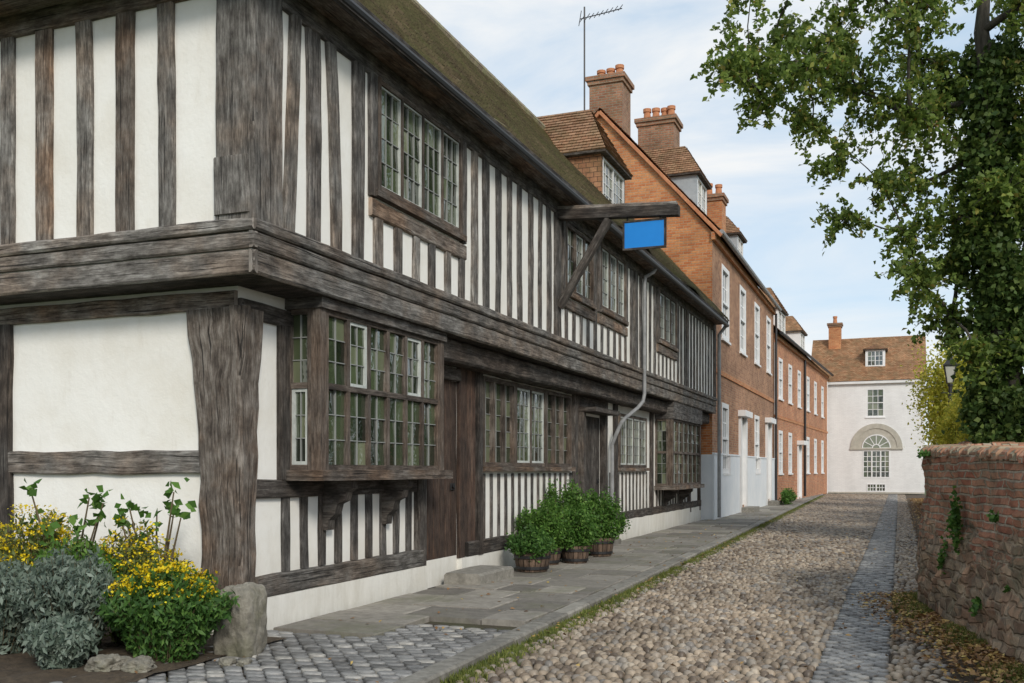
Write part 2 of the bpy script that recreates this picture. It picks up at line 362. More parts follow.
class Fac:
    def __init__(s, O, u, n): s.O = Vector(O); s.u = Vector(u).normalized(); s.n = Vector(n).normalized()
    def pt(s, a, z, o=0.0): return s.O+s.u*a+V3(0, 0, z)+s.n*o
def fbox(mb, F, a0, a1, z0, z1, o0, o1, mat, grain=True, r=None):
    mb.box(F.pt(a0, z0, o0), F.u*(a1-a0), F.n*(o1-o0), V3(0, 0, z1-z0), mat, grain, r)
def fbar(mb, F, a0, z0, a1, z1, w, d, mat, off=0.0, **k):
    mb.bar(F.pt(a0, z0, off), F.pt(a1, z1, off), w, d, F.n, mat, **k)
def wall_holes(mb, F, a0, a1, z0, z1, holes, mat, reveal=.1, off=0.0, rmat=None):
    xs = sorted({a0, a1}|{h[0] for h in holes}|{h[1] for h in holes}); zs = sorted({z0, z1}|{h[2] for h in holes}|{h[3] for h in holes})
    for i in range(len(xs)-1):
        for j in range(len(zs)-1):
            xm, zm = (xs[i]+xs[i+1])/2, (zs[j]+zs[j+1])/2
            if any(h[0] < xm < h[1] and h[2] < zm < h[3] for h in holes): continue
            q = [(xs[i], zs[j]), (xs[i+1], zs[j]), (xs[i+1], zs[j+1]), (xs[i], zs[j+1])]
            mb.poly([F.pt(a, z, off) for a, z in q], mat, q)
    rm = rmat or mat
    for h in holes:
        c = [(h[0], h[2]), (h[1], h[2]), (h[1], h[3]), (h[0], h[3])]
        for k in range(4):
            (a, z), (b, w) = c[k], c[(k+1) % 4]
            mb.poly([F.pt(a, z, off), F.pt(b, w, off), F.pt(b, w, off-reveal), F.pt(a, z, off-reveal)], rm, [(a+z, 0), (b+w, 0), (b+w, reveal), (a+z, reveal)])

def window(parent, F, a0, a1, z0, z1, cols, rows=(1,), grid=(3, 4), fw=.06, mw=.045, og=-.04, of=.03, fm='timber_frame_brown', lead='lead', lw=.009, pale=(), glass='glass', sill=None, joined=False, tilt=.014, label=None, name='window', pc=.032, so=.05):
    g = MB(); f = g if joined else MB()
    fbox(f, F, a0, a0+fw, z0, z1, og-.02, of, fm); fbox(f, F, a1-fw, a1, z0, z1, og-.02, of, fm)
    fbox(f, F, a0+fw, a1-fw, z0, z0+fw, og-.02, of-.004, fm); fbox(f, F, a0+fw, a1-fw, z1-fw, z1, og-.02, of-.004, fm)
    lwid = (a1-a0-2*fw-(cols-1)*mw)/cols; tot = sum(rows); Hh = z1-z0-2*fw-(len(rows)-1)*mw
    zz = z0+fw
    for ri, rh in enumerate(rows):
        hh = Hh*rh/tot
        if ri: fbox(f, F, a0+fw, a1-fw, zz-mw, zz, og-.02, of-.002, fm)
        for ci in range(cols):
            la = a0+fw+ci*(lwid+mw)
            if ci: fbox(f, F, la-mw, la, zz, zz+hh, og-.02, of-.006, fm)
            A0, A1, Z0, Z1 = la, la+lwid, zz, zz+hh
            if (ci, ri) in pale:
                c = pc; m = 'pale_paint'
                fbox(f, F, A0, A0+c, Z0, Z1, og-.005, og+.025, m); fbox(f, F, A1-c, A1, Z0, Z1, og-.005, og+.025, m)
                fbox(f, F, A0+c, A1-c, Z0, Z0+c, og-.005, og+.023, m); fbox(f, F, A0+c, A1-c, Z1-c, Z1, og-.005, og+.023, m)
                A0 += c; A1 -= c; Z0 += c; Z1 -= c
            nx, nz = grid
            la_, lb_ = (R.random()-.5)*tilt, (R.random()-.5)*tilt
            for i in range(nx):
                for j in range(nz):
                    x0, x1 = A0+(A1-A0)*i/nx, A0+(A1-A0)*(i+1)/nx; y0, y1 = Z0+(Z1-Z0)*j/nz, Z0+(Z1-Z0)*(j+1)/nz
                    ta, tb = (R.random()-.5)*tilt*.7+la_*.5, (R.random()-.5)*tilt*.7+lb_*.5
                    g.poly([F.pt(x0, y0, og-ta-tb), F.pt(x1, y0, og+ta-tb), F.pt(x1, y1, og+ta+tb), F.pt(x0, y1, og-ta+tb)], glass)
            for i in range(1, nx):
                x = A0+(A1-A0)*i/nx; fbox(f, F, x-lw/2, x+lw/2, Z0, Z1, og-.01, og+.016, lead)
            for j in range(1, nz):
                y = Z0+(Z1-Z0)*j/nz; fbox(f, F, A0, A1, y-lw/2, y+lw/2, og-.01, og+.014, lead)
        zz += hh+mw
    w = g.build(name, parent, label=label)
    if not joined:
        f.build('frame', w)
        if sill:
            sm = MB(); fbox(sm, F, a0-.06, a1+.06, z0-.07, z0-.003, og, of+so, sill); sm.build('sill', w)
    return w

def roof_slope(mb, A, B, C, D, mat, course=.11, thick=.028, sag=.02, seed=0):
    A, B, C, D = map(Vector, (A, B, C, D)); u = (B-A).normalized(); H = ((D-A)-u*(D-A).dot(u)).length
    nrm = u.cross(D-A if (D-A).length > .1 else C-A).normalized()
    N = max(2, int(H/course)); K = max(1, int((B-A).length/.45))
    def pt(i, t):
        l, r = A.lerp(D, t), B.lerp(C, t); p = l.lerp(r, i/K)
        p = p+nrm*(mn.noise(Vector((p.x*.35+seed, p.y*.35, p.z*.35)))*sag*2.5+mn.noise(Vector((p.x*2, p.y*2, p.z*2)))*sag*.3)
        return p
    for j in range(N):
        t0, t1 = j/N, (j+1)/N
        for i in range(K):
            j1 = (R.random()-.5)*.012; th = nrm*(thick+j1)
            a, b, c, d = pt(i, t0), pt(i+1, t0), pt(i+1, t1), pt(i, t1)
            ua, ub, uc, ud = [(x-A).dot(u) for x in (a, b, c, d)]; v0, v1 = j*course+.006, (j+1)*course-.001
            mb.poly([a+th, b+th, c+nrm*.003, d+nrm*.003], mat, [(ua, v0), (ub, v0), (uc, v1), (ud, v1)])
            mb.poly([a-nrm*.01, b-nrm*.01, b+th, a+th], mat, [(ua, v0), (ub, v0), (ub, v0+.02), (ua, v0+.02)])

def chimney(parent, x, y, wx, wy, z0, z1, pots, mat='brick_old', ph=.45, cap='brick_old'):
    m = MB()
    m.box((x-wx/2, y-wy/2, z0), (wx, 0, 0), (0, wy, 0), (0, 0, z1-z0-.25), mat, False)
    m.box((x-wx/2-.05, y-wy/2-.05, z1-.25), (wx+.1, 0, 0), (0, wy+.1, 0), (0, 0, .12), cap, False)
    m.box((x-wx/2-.10, y-wy/2-.10, z1-.13), (wx+.2, 0, 0), (0, wy+.2, 0), (0, 0, .13), cap, False)
    c = m.build('chimney', parent)
    for px_, py_ in pots:
        q = ph*(.75+.5*R.random()); t = MB(); t.tube([(x+px_, y+py_, z1), (x+px_, y+py_, z1+q*.75), (x+px_, y+py_, z1+q*.76), (x+px_, y+py_, z1+q)], [.14, .11, .14, .14], 'terracotta', 12)
        t.build('chimney_pot', c)
    return c

def dormer(parent, F, a0, a1, zb, zt, zr, back, rm, cheek, cols, grid, fm='white_paint', lead='white_paint', lw=.025, hipd=.55):
    m = MB()
    wall_holes(m, F, a0, a1, zb-.5, zt, [(a0+.1, a1-.1, zb+.05, zt-.1)], cheek, .06)
    for a, rv in ((a0, 0), (a1, 1)):
        p = [F.pt(a, zb-.5, -back), F.pt(a, zb-.5, 0), F.pt(a, zt, 0), F.pt(a, zt, -back)]
        m.poly(p if not rv else p[::-1], cheek)
    d = m.build('dormer', parent)
    window(d, F, a0+.1, a1-.1, zb+.05, zt-.1, cols, (1,), grid, fw=.05, mw=.05, og=-.04, of=.01, fm=fm, lead=lead, lw=lw, joined=True)
    r = MB(); am = (a0+a1)/2; e = .14
    roof_slope(r, F.pt(a0-e, zt, -back), F.pt(a0-e, zt, e), F.pt(am, zr, -hipd), F.pt(am, zr, -back), rm, sag=.005)
    roof_slope(r, F.pt(a1+e, zt, e), F.pt(a1+e, zt, -back), F.pt(am, zr, -back), F.pt(am, zr, -hipd), rm, sag=.005)
    roof_slope(r, F.pt(a0-e, zt, e), F.pt(a1+e, zt, e), F.pt(am, zr, -hipd), F.pt(am, zr, -hipd), rm, sag=.005)
    r.box(F.pt(a0-e, zt-.06, -back), F.u*(a1-a0+2*e), F.n*(back+e-.01), V3(0, 0, .055), 'timber_dark')
    r.build('roof', d)
    return d

# ------------------------------------------------------------------ timber-framed house
XG, XU, YG, YU = -5.38, -4.93, 7.08, 6.68
YE = 28.2
house = empty('timber_framed_house', (XG, YG, 0), 'long half-timbered medieval house with jettied upper storey and leaded windows', 'house')
FG = Fac((XG, 0, 0), (0, 1, 0), (1, 0, 0)); FU = Fac((XU, 0, 0), (0, 1, 0), (1, 0, 0))
LG = Fac((0, YG, 0), (1, 0, 0), (0, -1, 0)); LU = Fac((0, YU, 0), (1, 0, 0), (0, -1, 0))
ZJ0, ZJ1, ZW = 3.06, 3.5, 5.62
XL = -10.4
upw = [(8.68, 10.72, 4.27, 5.42, 4), (14.65, 16.15, 4.28, 5.36, 3), (16.6, 18.3, 4.3, 5.45, 3), (21.1, 22.9, 4.3, 5.42, 3)]
gw = [(12.4, 16.3, 1.5, 2.75), (19.5, 21.8, 1.5, 2.62)]
d1 = (10.62, 11.62, .34, 2.6); d2 = (16.95, 18.15, .2, 2.45)
w = MB()
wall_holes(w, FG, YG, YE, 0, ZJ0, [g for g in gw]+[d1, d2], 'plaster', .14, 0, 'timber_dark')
wall_holes(w, LG, XL, XG, 0, ZJ0, [], 'plaster')
wall_holes(w, FU, YU, YE, ZJ0, ZW, [u[:4] for u in upw], 'plaster', .1)
wall_holes(w, LU, XL, XU, ZJ0, ZW, [], 'plaster')
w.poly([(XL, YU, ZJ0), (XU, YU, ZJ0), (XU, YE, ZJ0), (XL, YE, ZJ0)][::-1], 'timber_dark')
w.poly([(XL, YG, 0), (XL, YE, 0), (XL, YE, ZW), (XL, YG, ZW)][::-1], 'plaster')
w.poly([(XG, YE, 0), (XL, YE, 0), (XL, YE, ZW), (XG, YE, ZW)], 'plaster')
w.build('wall', house)
for q in ((FG, YG-.08, 10.6, .3, .09), (FG, 11.64, 16.9, .3, .07), (FG, 18.2, YE, .42, .06), (LG, XL, XG+.09, .3, .08)):
    p = MB(); fbox(p, q[0], q[1], q[2], -.05, q[3], -.02, q[4], 'plaster'); p.build('plinth', house)

t = MB()
G = 'timber_grey'; S = 'timber_slate'
def inwin(y, pad=.1):
    for u in upw:
        if u[0]-pad < y < u[1]+pad: return u
    return None
fbar(t, FU, YU-.02, 5.50, YE, 5.50, .2, .045, S, jit=.008)
y = 7.16; k = 0
while y < YE-.1:
    u = inwin(y)
    sl = (R.random()-.5)*.06
    if k == 0: sl = .10
    if k == 2: sl = -.10
    far = y > 11.5
    wd = (.13 if far else .145)+R.random()*.05; dp_ = .022 if far else .036; mt = S if (far or k % 2) else G
    if u is None: fbar(t, FU, y, ZJ1, y+sl, 5.41, wd, dp_+R.random()*.008, mt, bow=.02, jit=.007, w1=wd*(.85+.3*R.random()), seg=.3)
    else: fbar(t, FU, y, ZJ1, y+sl*.3, u[2]-.28, wd*.85, dp_, mt)
    y += .405+(R.random()-.5)*.05; k += 1
for i, u in enumerate(upw):
    fbar(t, FU, u[0]-.12, u[2]-.19, u[1]+.12, u[2]-.19, .17, .045, 'timber_brown', jit=.006)
    fbar(t, FU, u[0]-.07, u[2]-.08, u[0]-.07, 5.41, .13, .05, S); fbar(t, FU, u[1]+.07, u[2]-.08, u[1]+.07, 5.41, .13, .05, S)
for yy in (14.3, 19.1, 24.2, 28.05):
    fbar(t, FU, yy, ZJ1, yy, 5.41, .24, .05, S, jit=.008)
for i, xx in enumerate((-7.62, -7.17, -6.70, -6.25, -5.79, -8.07, -8.52, -8.97, -9.42, -9.87)):
    wd = .17+.02*(i % 2); fbar(t, LU, xx, ZJ1, xx+(R.random()-.5)*.04, 5.41, wd, .04, 'timber_brown' if i % 2 == 1 else G, bow=.012, jit=.007, w1=wd*(.88+.2*R.random()), seg=.3)
fbar(t, LU, XL, 5.52, XU, 5.52, .22, .05, 'timber_brown', jit=.006)
fbar(t, LU, XU-.135, ZJ1, XU-.135, 5.7, .39, .06, G, jit=.010, ch=.02, seg=.3)
fbar(t, FU, YU+.15, ZJ1, YU+.15, 5.7, .42, .058, G, jit=.010, ch=.02, seg=.3)
fbar(t, LU, XU-.16, 3.55, XU-.16, 4.02, .37, .085, G, jit=.01, ch=.03)
for (z0, z1, o, m_) in ((3.41, 3.51, .075, G), (3.265, 3.402, .05, G), (3.06, 3.255, .035, G)):
    fbar(t, FU, YU-.05, (z0+z1)/2, YE, (z0+z1)/2, z1-z0, o, m_, jit=.005, ch=.018)
    fbar(t, LU, XL, (z0+z1)/2, XU+.05, (z0+z1)/2, z1-z0, o+.002, m_, jit=.005, ch=.018)
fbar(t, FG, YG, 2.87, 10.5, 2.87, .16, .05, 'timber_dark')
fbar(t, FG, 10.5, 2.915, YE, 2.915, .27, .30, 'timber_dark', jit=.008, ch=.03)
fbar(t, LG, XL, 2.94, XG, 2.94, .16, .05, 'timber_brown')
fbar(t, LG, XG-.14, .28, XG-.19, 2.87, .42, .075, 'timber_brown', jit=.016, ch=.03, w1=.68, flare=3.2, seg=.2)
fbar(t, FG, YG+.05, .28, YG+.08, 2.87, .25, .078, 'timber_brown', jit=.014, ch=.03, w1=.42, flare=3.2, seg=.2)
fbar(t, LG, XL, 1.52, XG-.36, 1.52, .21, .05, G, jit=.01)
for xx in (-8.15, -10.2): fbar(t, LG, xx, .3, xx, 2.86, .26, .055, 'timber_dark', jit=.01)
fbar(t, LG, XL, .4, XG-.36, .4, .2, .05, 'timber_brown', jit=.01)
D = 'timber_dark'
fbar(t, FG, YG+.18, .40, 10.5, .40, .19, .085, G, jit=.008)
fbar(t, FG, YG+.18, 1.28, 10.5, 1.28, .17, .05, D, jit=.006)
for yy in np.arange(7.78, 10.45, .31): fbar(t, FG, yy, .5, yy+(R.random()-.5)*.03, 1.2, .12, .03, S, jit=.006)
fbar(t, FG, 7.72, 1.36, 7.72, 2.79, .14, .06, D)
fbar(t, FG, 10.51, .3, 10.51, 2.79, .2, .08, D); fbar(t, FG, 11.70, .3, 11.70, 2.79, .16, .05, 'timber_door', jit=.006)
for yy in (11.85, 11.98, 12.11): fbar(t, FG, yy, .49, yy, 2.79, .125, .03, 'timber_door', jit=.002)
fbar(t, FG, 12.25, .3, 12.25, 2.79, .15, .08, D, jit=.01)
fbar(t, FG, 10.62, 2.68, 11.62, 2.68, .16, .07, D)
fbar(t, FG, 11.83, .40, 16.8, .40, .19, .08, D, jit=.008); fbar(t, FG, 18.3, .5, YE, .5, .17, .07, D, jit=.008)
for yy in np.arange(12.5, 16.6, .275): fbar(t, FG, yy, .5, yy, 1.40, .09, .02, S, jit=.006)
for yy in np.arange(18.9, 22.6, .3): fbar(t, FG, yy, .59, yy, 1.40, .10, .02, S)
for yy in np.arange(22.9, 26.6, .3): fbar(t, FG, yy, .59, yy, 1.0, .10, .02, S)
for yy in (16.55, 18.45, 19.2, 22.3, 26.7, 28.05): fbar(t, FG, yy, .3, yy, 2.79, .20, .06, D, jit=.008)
t.box((XU, YU-.3, 5.6), (.38, 0, 0), (0, YE-YU+.3, 0), (0, 0, .05), 'timber_brown')
t.box((XL, YU-.38, 5.6), (XU-XL+.38, 0, 0), (0, .38, 0), (0, 0, .045), 'timber_brown')
t.box((XU+.36, YU-.38, 5.54), (.03, 0, 0), (0, YE-YU+.38, 0), (0, 0, .14), 'timber_dark')
t.box((XL, YU-.40, 5.54), (XU-XL+.38, 0, 0), (0, .03, 0), (0, 0, .14), 'timber_dark')
t.build('timber_frame', house)

sb = MB()
sb.bar((XU, 14.3, 5.30), (-3.02, 14.3, 5.19), .16, .15, (0, 0, 1), 'timber_dark', jit=.006)
sb.bar((XU, 14.3, 5.455), (-3.05, 14.3, 5.345), .13, .05, (0, 0, 1), 'timber_grey', jit=.004)
sb.bar((XU+.02, 14.3, 4.0), (-4.12, 14.3, 5.28), .12, .11, (.7, 0, -.7), 'timber_dark', jit=.006)
sb.build('sign_beam', house)

r = MB()
e = -4.55; ey = 6.27; zr = 9.2; xr = -7.6; ze = 5.68
roof_slope(r, (e, ey, ze), (e, YE+.05, ze), (xr, YE+.05, zr), (xr, ey+3, zr), 'tile_mossy', sag=.06, thick=.035)
roof_slope(r, (-10.65, ey, ze), (e, ey, ze), (xr, ey+3, zr), (xr, ey+3, zr), 'tile_mossy', sag=.03)
roof_slope(r, (-10.65, YE+.05, ze), (-10.65, ey, ze), (xr, ey+3, zr), (xr, YE+.05, zr), 'tile_mossy', course=.3, sag=.02)
r.poly([(e, YE+.03, ze), (-10.65, YE+.03, ze), (xr, YE+.03, zr)], 'tile_mossy')
for i in range(45):
    y0 = ey+3+i*.42
    if y0 > YE: break
    r.tube([(xr, y0, zr+.03), (xr, y0+.43, zr+.035)], .11, 'tile_mossy', 8)
rf = r.build('roof', house)
g = MB(); g.tube([(e-.02, ey-.06, 5.60), (e-.02, YE, 5.56)], .055, 'iron', 10); g.build('gutter', house)
g = MB(); g.tube([(-10.6, ey-.04, 5.58), (e-.09, ey-.04, 5.60)], .055, 'iron', 10); g.build('gutter', house)
FD = Fac((-6.0, 0, 0), (0, 1, 0), (1, 0, 0))
dormer(house, FD, 20.4, 22.35, 7.2, 8.35, 9.65, 2.3, 'tile_brown', 'tile_red', 2, (3, 4), lw=.018)

for i, u in enumerate(upw):
    pale = {0: ((0, 0), (1, 0), (2, 0), (3, 0)), 2: ((0, 0), (1, 0), (2, 0)), 3: ((0, 0), (1, 0), (2, 0))}.get(i, ((1, 0),))
    window(house, FU, u[0], u[1], u[2], u[3], u[4], (1,), (3, 4), pale=pale, sill='timber_brown', of=.05, og=.0 if i == 0 else -.01, pc=.018 if i == 0 else .028, so=.03, mw=.035)
def bay(ya, yb, z0, z1, xf, cols, rows, pf=(), pr=(), base=True, grid=(3, 3)):
    b = MB()
    b.box((XG, ya-.08, z0-.1), (xf-XG+.08, 0, 0), (0, yb-ya+.16, 0), (0, 0, .1), 'timber_brown')
    b.box((XG, ya+.02, z0), (xf-XG-.08, 0, 0), (0, .02, 0), (0, 0, .05), 'timber_dark')
    b.box((XG+.001, ya-.02, z1), (xf-XG+.03, 0, 0), (0, yb-ya+.04, 0), (0, 0, ZJ0-z1-.004), 'timber_slate')
    for yy in (ya, yb-.1): b.box((xf-.1, yy, z0), (.1, 0, 0), (0, .1, 0), (0, 0, z1-z0), 'timber_frame_brown')
    bo = b.build('bay_window', house)
    F1 = Fac((xf-.03, 0, 0), (0, 1, 0), (1, 0, 0)); F2 = Fac((0, ya+.03, 0), (1, 0, 0), (0, -1, 0))
    window(bo, F1, ya+.1, yb-.1, z0, z1, cols, rows, grid, fw=.05, mw=.055, pale=pf, of=.025, og=-.02, joined=True)
    window(bo, F2, XG, xf-.1, z0, z1, 1, rows, grid, fw=.05, mw=.055, pale=pr, of=.02, og=-.02, joined=True)
    F3 = Fac((0, yb-.03, 0), (-1, 0, 0), (0, 1, 0)); window(bo, F3, -(xf-.1), -XG, z0, z1, 1, rows, grid, fw=.05, mw=.05, of=.02, joined=True)
    return bo
def bracket(parent, yy, ztop, out, drop, th=.13):
    m = MB(); prof = [(0, 0), (out, 0), (out, -.08), (out*.82, -.12), (out*.75, -.2), (out*.5, -.24), (out*.42, -.34*drop/.5), (out*.2, -.40*drop/.5), (out*.16, -drop), (0, -drop)]
    A = [V3(XG+.03+a, yy-th/2, ztop+b) for a, b in prof]; B = [V3(XG+.03+a, yy+th/2, ztop+b) for a, b in prof]
    m.poly(A[::-1], 'timber_dark'); m.poly(B, 'timber_dark')
    for k in range(len(prof)):
        k2 = (k+1) % len(prof); m.poly([A[k], A[k2], B[k2], B[k]], 'timber_dark')
    m.build('bracket', parent)
b1 = bay(7.80, 10.45, 1.45, 2.96, -5.0, 6, (1.12, 1), pf=((1, 1), (4, 1)), pr=((0, 0),), grid=(2, 3))
for yy in (8.45, 9.65): bracket(b1, yy, 1.35, .33, .5)
b2 = bay(22.75, 26.3, 1.08, 2.66, -4.96, 6, (1, 1), grid=(2, 3))
for yy in (23.6, 25.4): bracket(b2, yy, .98, .34, .4)
window(house, FG, 12.4, 13.62, 1.5, 2.75, 3, (1,), (2, 5), og=-.03, of=.05, sill='timber_brown')
window(house, FG, 13.62, 14.98, 1.5, 2.75, 2, (1,), (3, 5), og=-.0, of=.05, pale=((0, 0), (1, 0)), sill='timber_brown')
window(house, FG, 14.98, 16.3, 1.5, 2.75, 3, (1,), (2, 5), og=-.03, of=.05, sill='timber_brown')
window(house, FG, 19.5, 21.8, 1.5, 2.62, 4, (1,), (3, 5), og=-.0, of=.04, pale=((0, 0), (1, 0), (2, 0), (3, 0)), sill='timber_brown')
def plank_door(F, d, mat, label):
    m = MB(); n = 6
    for i in range(n):
        a = d[0]+(d[1]-d[0])*i/n; fbar(m, F, a+(d[1]-d[0])/n/2, d[2], a+(d[1]-d[0])/n/2, d[3], (d[1]-d[0])/n-.012, .04, mat, off=-.045, jit=.002, ch=.008)
    fbox(m, F, d[0], d[1], d[2], d[3], -.075, -.047, 'timber_dark')
    o = m.build('door', house, label=label)
    h = MB(); c = F.pt(d[1]-.14, 1.25, .01); h.tube([c+F.n*-.03, c+F.n*.02], .03, 'iron', 10); h.tube([c+V3(0, .05, .03), c+V3(0, .055, -.05), c+V3(0, -.055, -.05), c+V3(0, -.05, .03)], .008, 'iron', 6)
    h.build('handle', o)
plank_door(FG, d1, 'timber_door', 'dark brown vertical plank door'); plank_door(FG, d2, 'timber_dark', 'near black oak door under small hood')
hd = MB(); fbox(hd, FG, 16.75, 18.35, 2.5, 2.58, 0, .35, D); fbar(hd, FG, 16.85, .2, 16.85, 2.5, .16, .12, D); fbar(hd, FG, 18.25, .2, 18.25, 2.5, .16, .12, D)
fbar(hd, FG, 16.75, 2.68, 18.35, 2.68, .2, .05, D); hd.build('door_hood', house)
st = MB(); st.bar((XG+.33, 11.05, -.02), (XG+.33, 12.15, -.02), .5, .19, (0, 0, 1), 'kerb_stone', jit=.015, ch=.03); st.build('doorstep', house)
st = MB(); st.bar((XG+.25, 16.9, -.02), (XG+.25, 18.2, -.02), .34, .17, (0, 0, 1), 'kerb_stone', jit=.012, ch=.025); st.build('doorstep', house)
dp = MB(); dp.tube([(-4.60, 19.55, 5.55), (-4.66, 19.55, 5.46), (-4.82, 19.55, 5.38), (-4.84, 19.55, 5.25), (-4.84, 19.55, 3.0), (-4.86, 19.5, 2.84), (-4.92, 19.3, 2.70), (-5.05, 18.85, 2.48), (-5.10, 18.72, 2.38), (-5.2, 18.7, 2.15), (-5.28, 18.7, 1.95), (-5.28, 18.7, .1)], .038, 'pipe_paint', 10)
dp.build('drainpipe', house)
dp = MB(); dp.tube([(-4.57, 28.05, 5.55), (-4.78, 28.08, 5.3), (-4.78, 28.08, .1)], .05, 'pipe_paint', 10); dp.build('drainpipe', house)

sg = empty('hanging_sign', (-3.52, 14.3, 4.73), 'plain blue rectangular sign board hanging from oak beam', 'sign')
m = MB(); m.box((-3.84, 14.285, 4.77), (.60, 0, 0), (0, .03, 0), (0, 0, .38), 'blue_panel'); m.build('sign_board', sg)
m = MB()
for q in (((-3.87, 14.28, 4.74), (.66, 0, 0), (0, 0, .03)), ((-3.87, 14.28, 5.15), (.66, 0, 0), (0, 0, .03)), ((-3.87, 14.28, 4.77), (.03, 0, 0), (0, 0, .38)), ((-3.24, 14.28, 4.77), (.03, 0, 0), (0, 0, .38))):
    m.box(q[0], q[1], (0, .04, 0), q[2], 'timber_dark')
for xx in (-3.8, -3.3): m.tube([(xx, 14.3, 5.16), (xx, 14.3, 5.28)], .012, 'iron', 6)
m.build('sign_frame', sg)

# ------------------------------------------------------------------ tall brick house
XA = -5.02; YA0, YA1 = 28.32, 43.0; ZA = 8.3
ha = empty('brick_house', (XA, YA0, 0), 'tall brown brick town house with orange gable and white sashes', 'house')
FA = Fac((XA, 0, 0), (0, 1, 0), (1, 0, 0)); GA = Fac((0, YA0, 0), (1, 0, 0), (0, -1, 0))
wu = [(y0, y0+1.35, 5.45, 7.7) for y0 in (29.9, 33.5, 37.1, 40.6)]; wl = [(y0, y0+1.25, 1.35, 3.5) for y0 in (29.9, 37.1)]; dA = [(33.4, 34.6, .25, 3.2), (40.4, 41.6, .25, 3.3)]
m = MB(); wall_holes(m, FA, YA0, YA1, 0, ZA, wu+wl+dA, 'brick_brown', .12)
xb = -11.7; xrA = -8.36; zrA = 12.2
wall_holes(m, GA, xb, XA, 0, 1.9, [], 'blue_white_render'); wall_holes(m, GA, xb, XA, 1.9, ZA, [], 'brick_orange'); m.poly([GA.pt(xb, ZA), GA.pt(XA, ZA), GA.pt(xrA, zrA)], 'brick_orange', [(xb, ZA), (XA, ZA), (xrA, zrA)])
m.poly([(XA, YA1, 0), (xb, YA1, 0), (xb, YA1, ZA), (xrA, YA1, zrA), (XA, YA1, ZA)], 'brick_orange')
m.poly([(xb, YA1, 0), (xb, YA0, 0), (xb, YA0, ZA), (xb, YA1, ZA)], 'brick_orange'); m.build('wall', ha)
for a, b, hs_ in ((YA0-.02, 33.2, [(29.8, 31.25, 1.3, 1.9)]), (34.75, 40.2, [(37.0, 38.45, 1.3, 1.9)]), (41.75, YA1, [])):
    m = MB(); wall_holes(m, FA, a, b, 0, 1.9, hs_, 'blue_white_render', .06, .06)
    ed = [a]+[q for h in hs_ for q in h[:2]]+[b]
    for i in range(0, len(ed), 2): fbox(m, FA, ed[i], ed[i+1], 1.9, 1.95, .0, .08, 'blue_white_render')
    m.poly([FA.pt(a, 0, 0), FA.pt(a, 0, .06), FA.pt(a, 1.9, .06), FA.pt(a, 1.9, 0)], 'blue_white_render'); m.build('plinth', ha)
m = MB(); fbox(m, FA, YA0-.1, YA1, ZA-.24, ZA-.02, -.01, .10, 'brick_orange', False); m.build('cornice', ha)
m = MB(); fbox(m, FA, YA0, YA1, 4.3, 4.45, -.01, .04, 'brick_orange', False); m.build('string_course', ha)
m = MB(); m.tube([(XA+.28, YA0-.1, ZA-.04), (XA+.28, YA1, ZA-.04)], .07, 'pipe_paint', 8); m.build('gutter', ha)
r = MB(); roof_slope(r, (XA+.3, YA0-.1, ZA-.02), (XA+.3, YA1, ZA-.02), (xrA, YA1, zrA+.1), (xrA, YA0-.1, zrA+.1), 'tile_red'); roof_slope(r, (xb-.3, YA1, ZA-.02), (xb-.3, YA0-.1, ZA-.02), (xrA, YA0-.1, zrA+.1), (xrA, YA1, zrA+.1), 'tile_red', course=.3)
r.bar((XA+.28, YA0-.06, ZA-.16), (xrA, YA0-.06, zrA-.04), .1, .08, (0, -1, 0), 'terracotta', jit=.004); r.bar((xb-.28, YA0-.06, ZA-.16), (xrA, YA0-.06, zrA-.04), .1, .08, (0, -1, 0), 'terracotta', jit=.004)
r.build('roof', ha)
for q in wu+wl: window(ha, FA, *q, 1, (1, 1), (3, 2), fw=.14, mw=.07, og=-.06, of=.02, fm='white_paint', lead='white_paint', lw=.045, glass='glass_curtain', sill='white_paint', tilt=.004)
for q in dA:
    m = MB(); fbox(m, FA, q[0]+.12, q[1]-.12, q[2], q[3]-.6, -.11, -.06, 'white_paint'); 
    for i in range(2):
        for j in range(3): fbox(m, FA, q[0]+.2+i*.42, q[0]+.54+i*.42, q[2]+.15+j*.72, q[2]+.75+j*.72, -.062, -.045, 'white_paint')
    dd = m.build('door', ha, label='white panelled front door with surround')
    m = MB(); fbox(m, FA, q[0]-.14, q[0]+.12, 0, q[3]+.05, -.1, .09, 'white_paint'); fbox(m, FA, q[1]-.12, q[1]+.14, 0, q[3]+.05, -.1, .09, 'white_paint'); fbox(m, FA, q[0]-.25, q[1]+.25, q[3]+.05, q[3]+.25, -.1, .25, 'white_paint')
    fbox(m, FA, q[0]+.12, q[1]-.12, q[3]-.55, q[3]+.05, -.1, -.08, 'glass'); m.build('door_surround', dd)
    m = MB(); fbox(m, FA, q[0]-.1, q[1]+.1, -.02, .2, .1, .5, 'kerb_stone'); m.build('doorstep', dd)
chimney(ha, -8.25, 29.0, 1.02, 1.0, 10.6, 13.35, [(-.28, 0), (.02, 0), (.3, 0)], 'brick_old')
chimney(ha, -7.5, 32.3, 1.2, .95, 10.5, 13.1, [(-.4, 0), (-.1, 0), (.18, .1), (.42, 0)], 'brick_old', .4)
chimney(ha, -6.6, 37.6, .75, .9, 9.8, 11.85, [(-.18, 0), (.18, 0)], 'brick_orange', .45)
chimney(ha, -6.6, 41.9, .7, .9, 9.8, 11.3, [(-.18, 0), (.18, 0)], 'brick_orange')
FDa = Fac((-5.9, 0, 0), (0, 1, 0), (1, 0, 0))
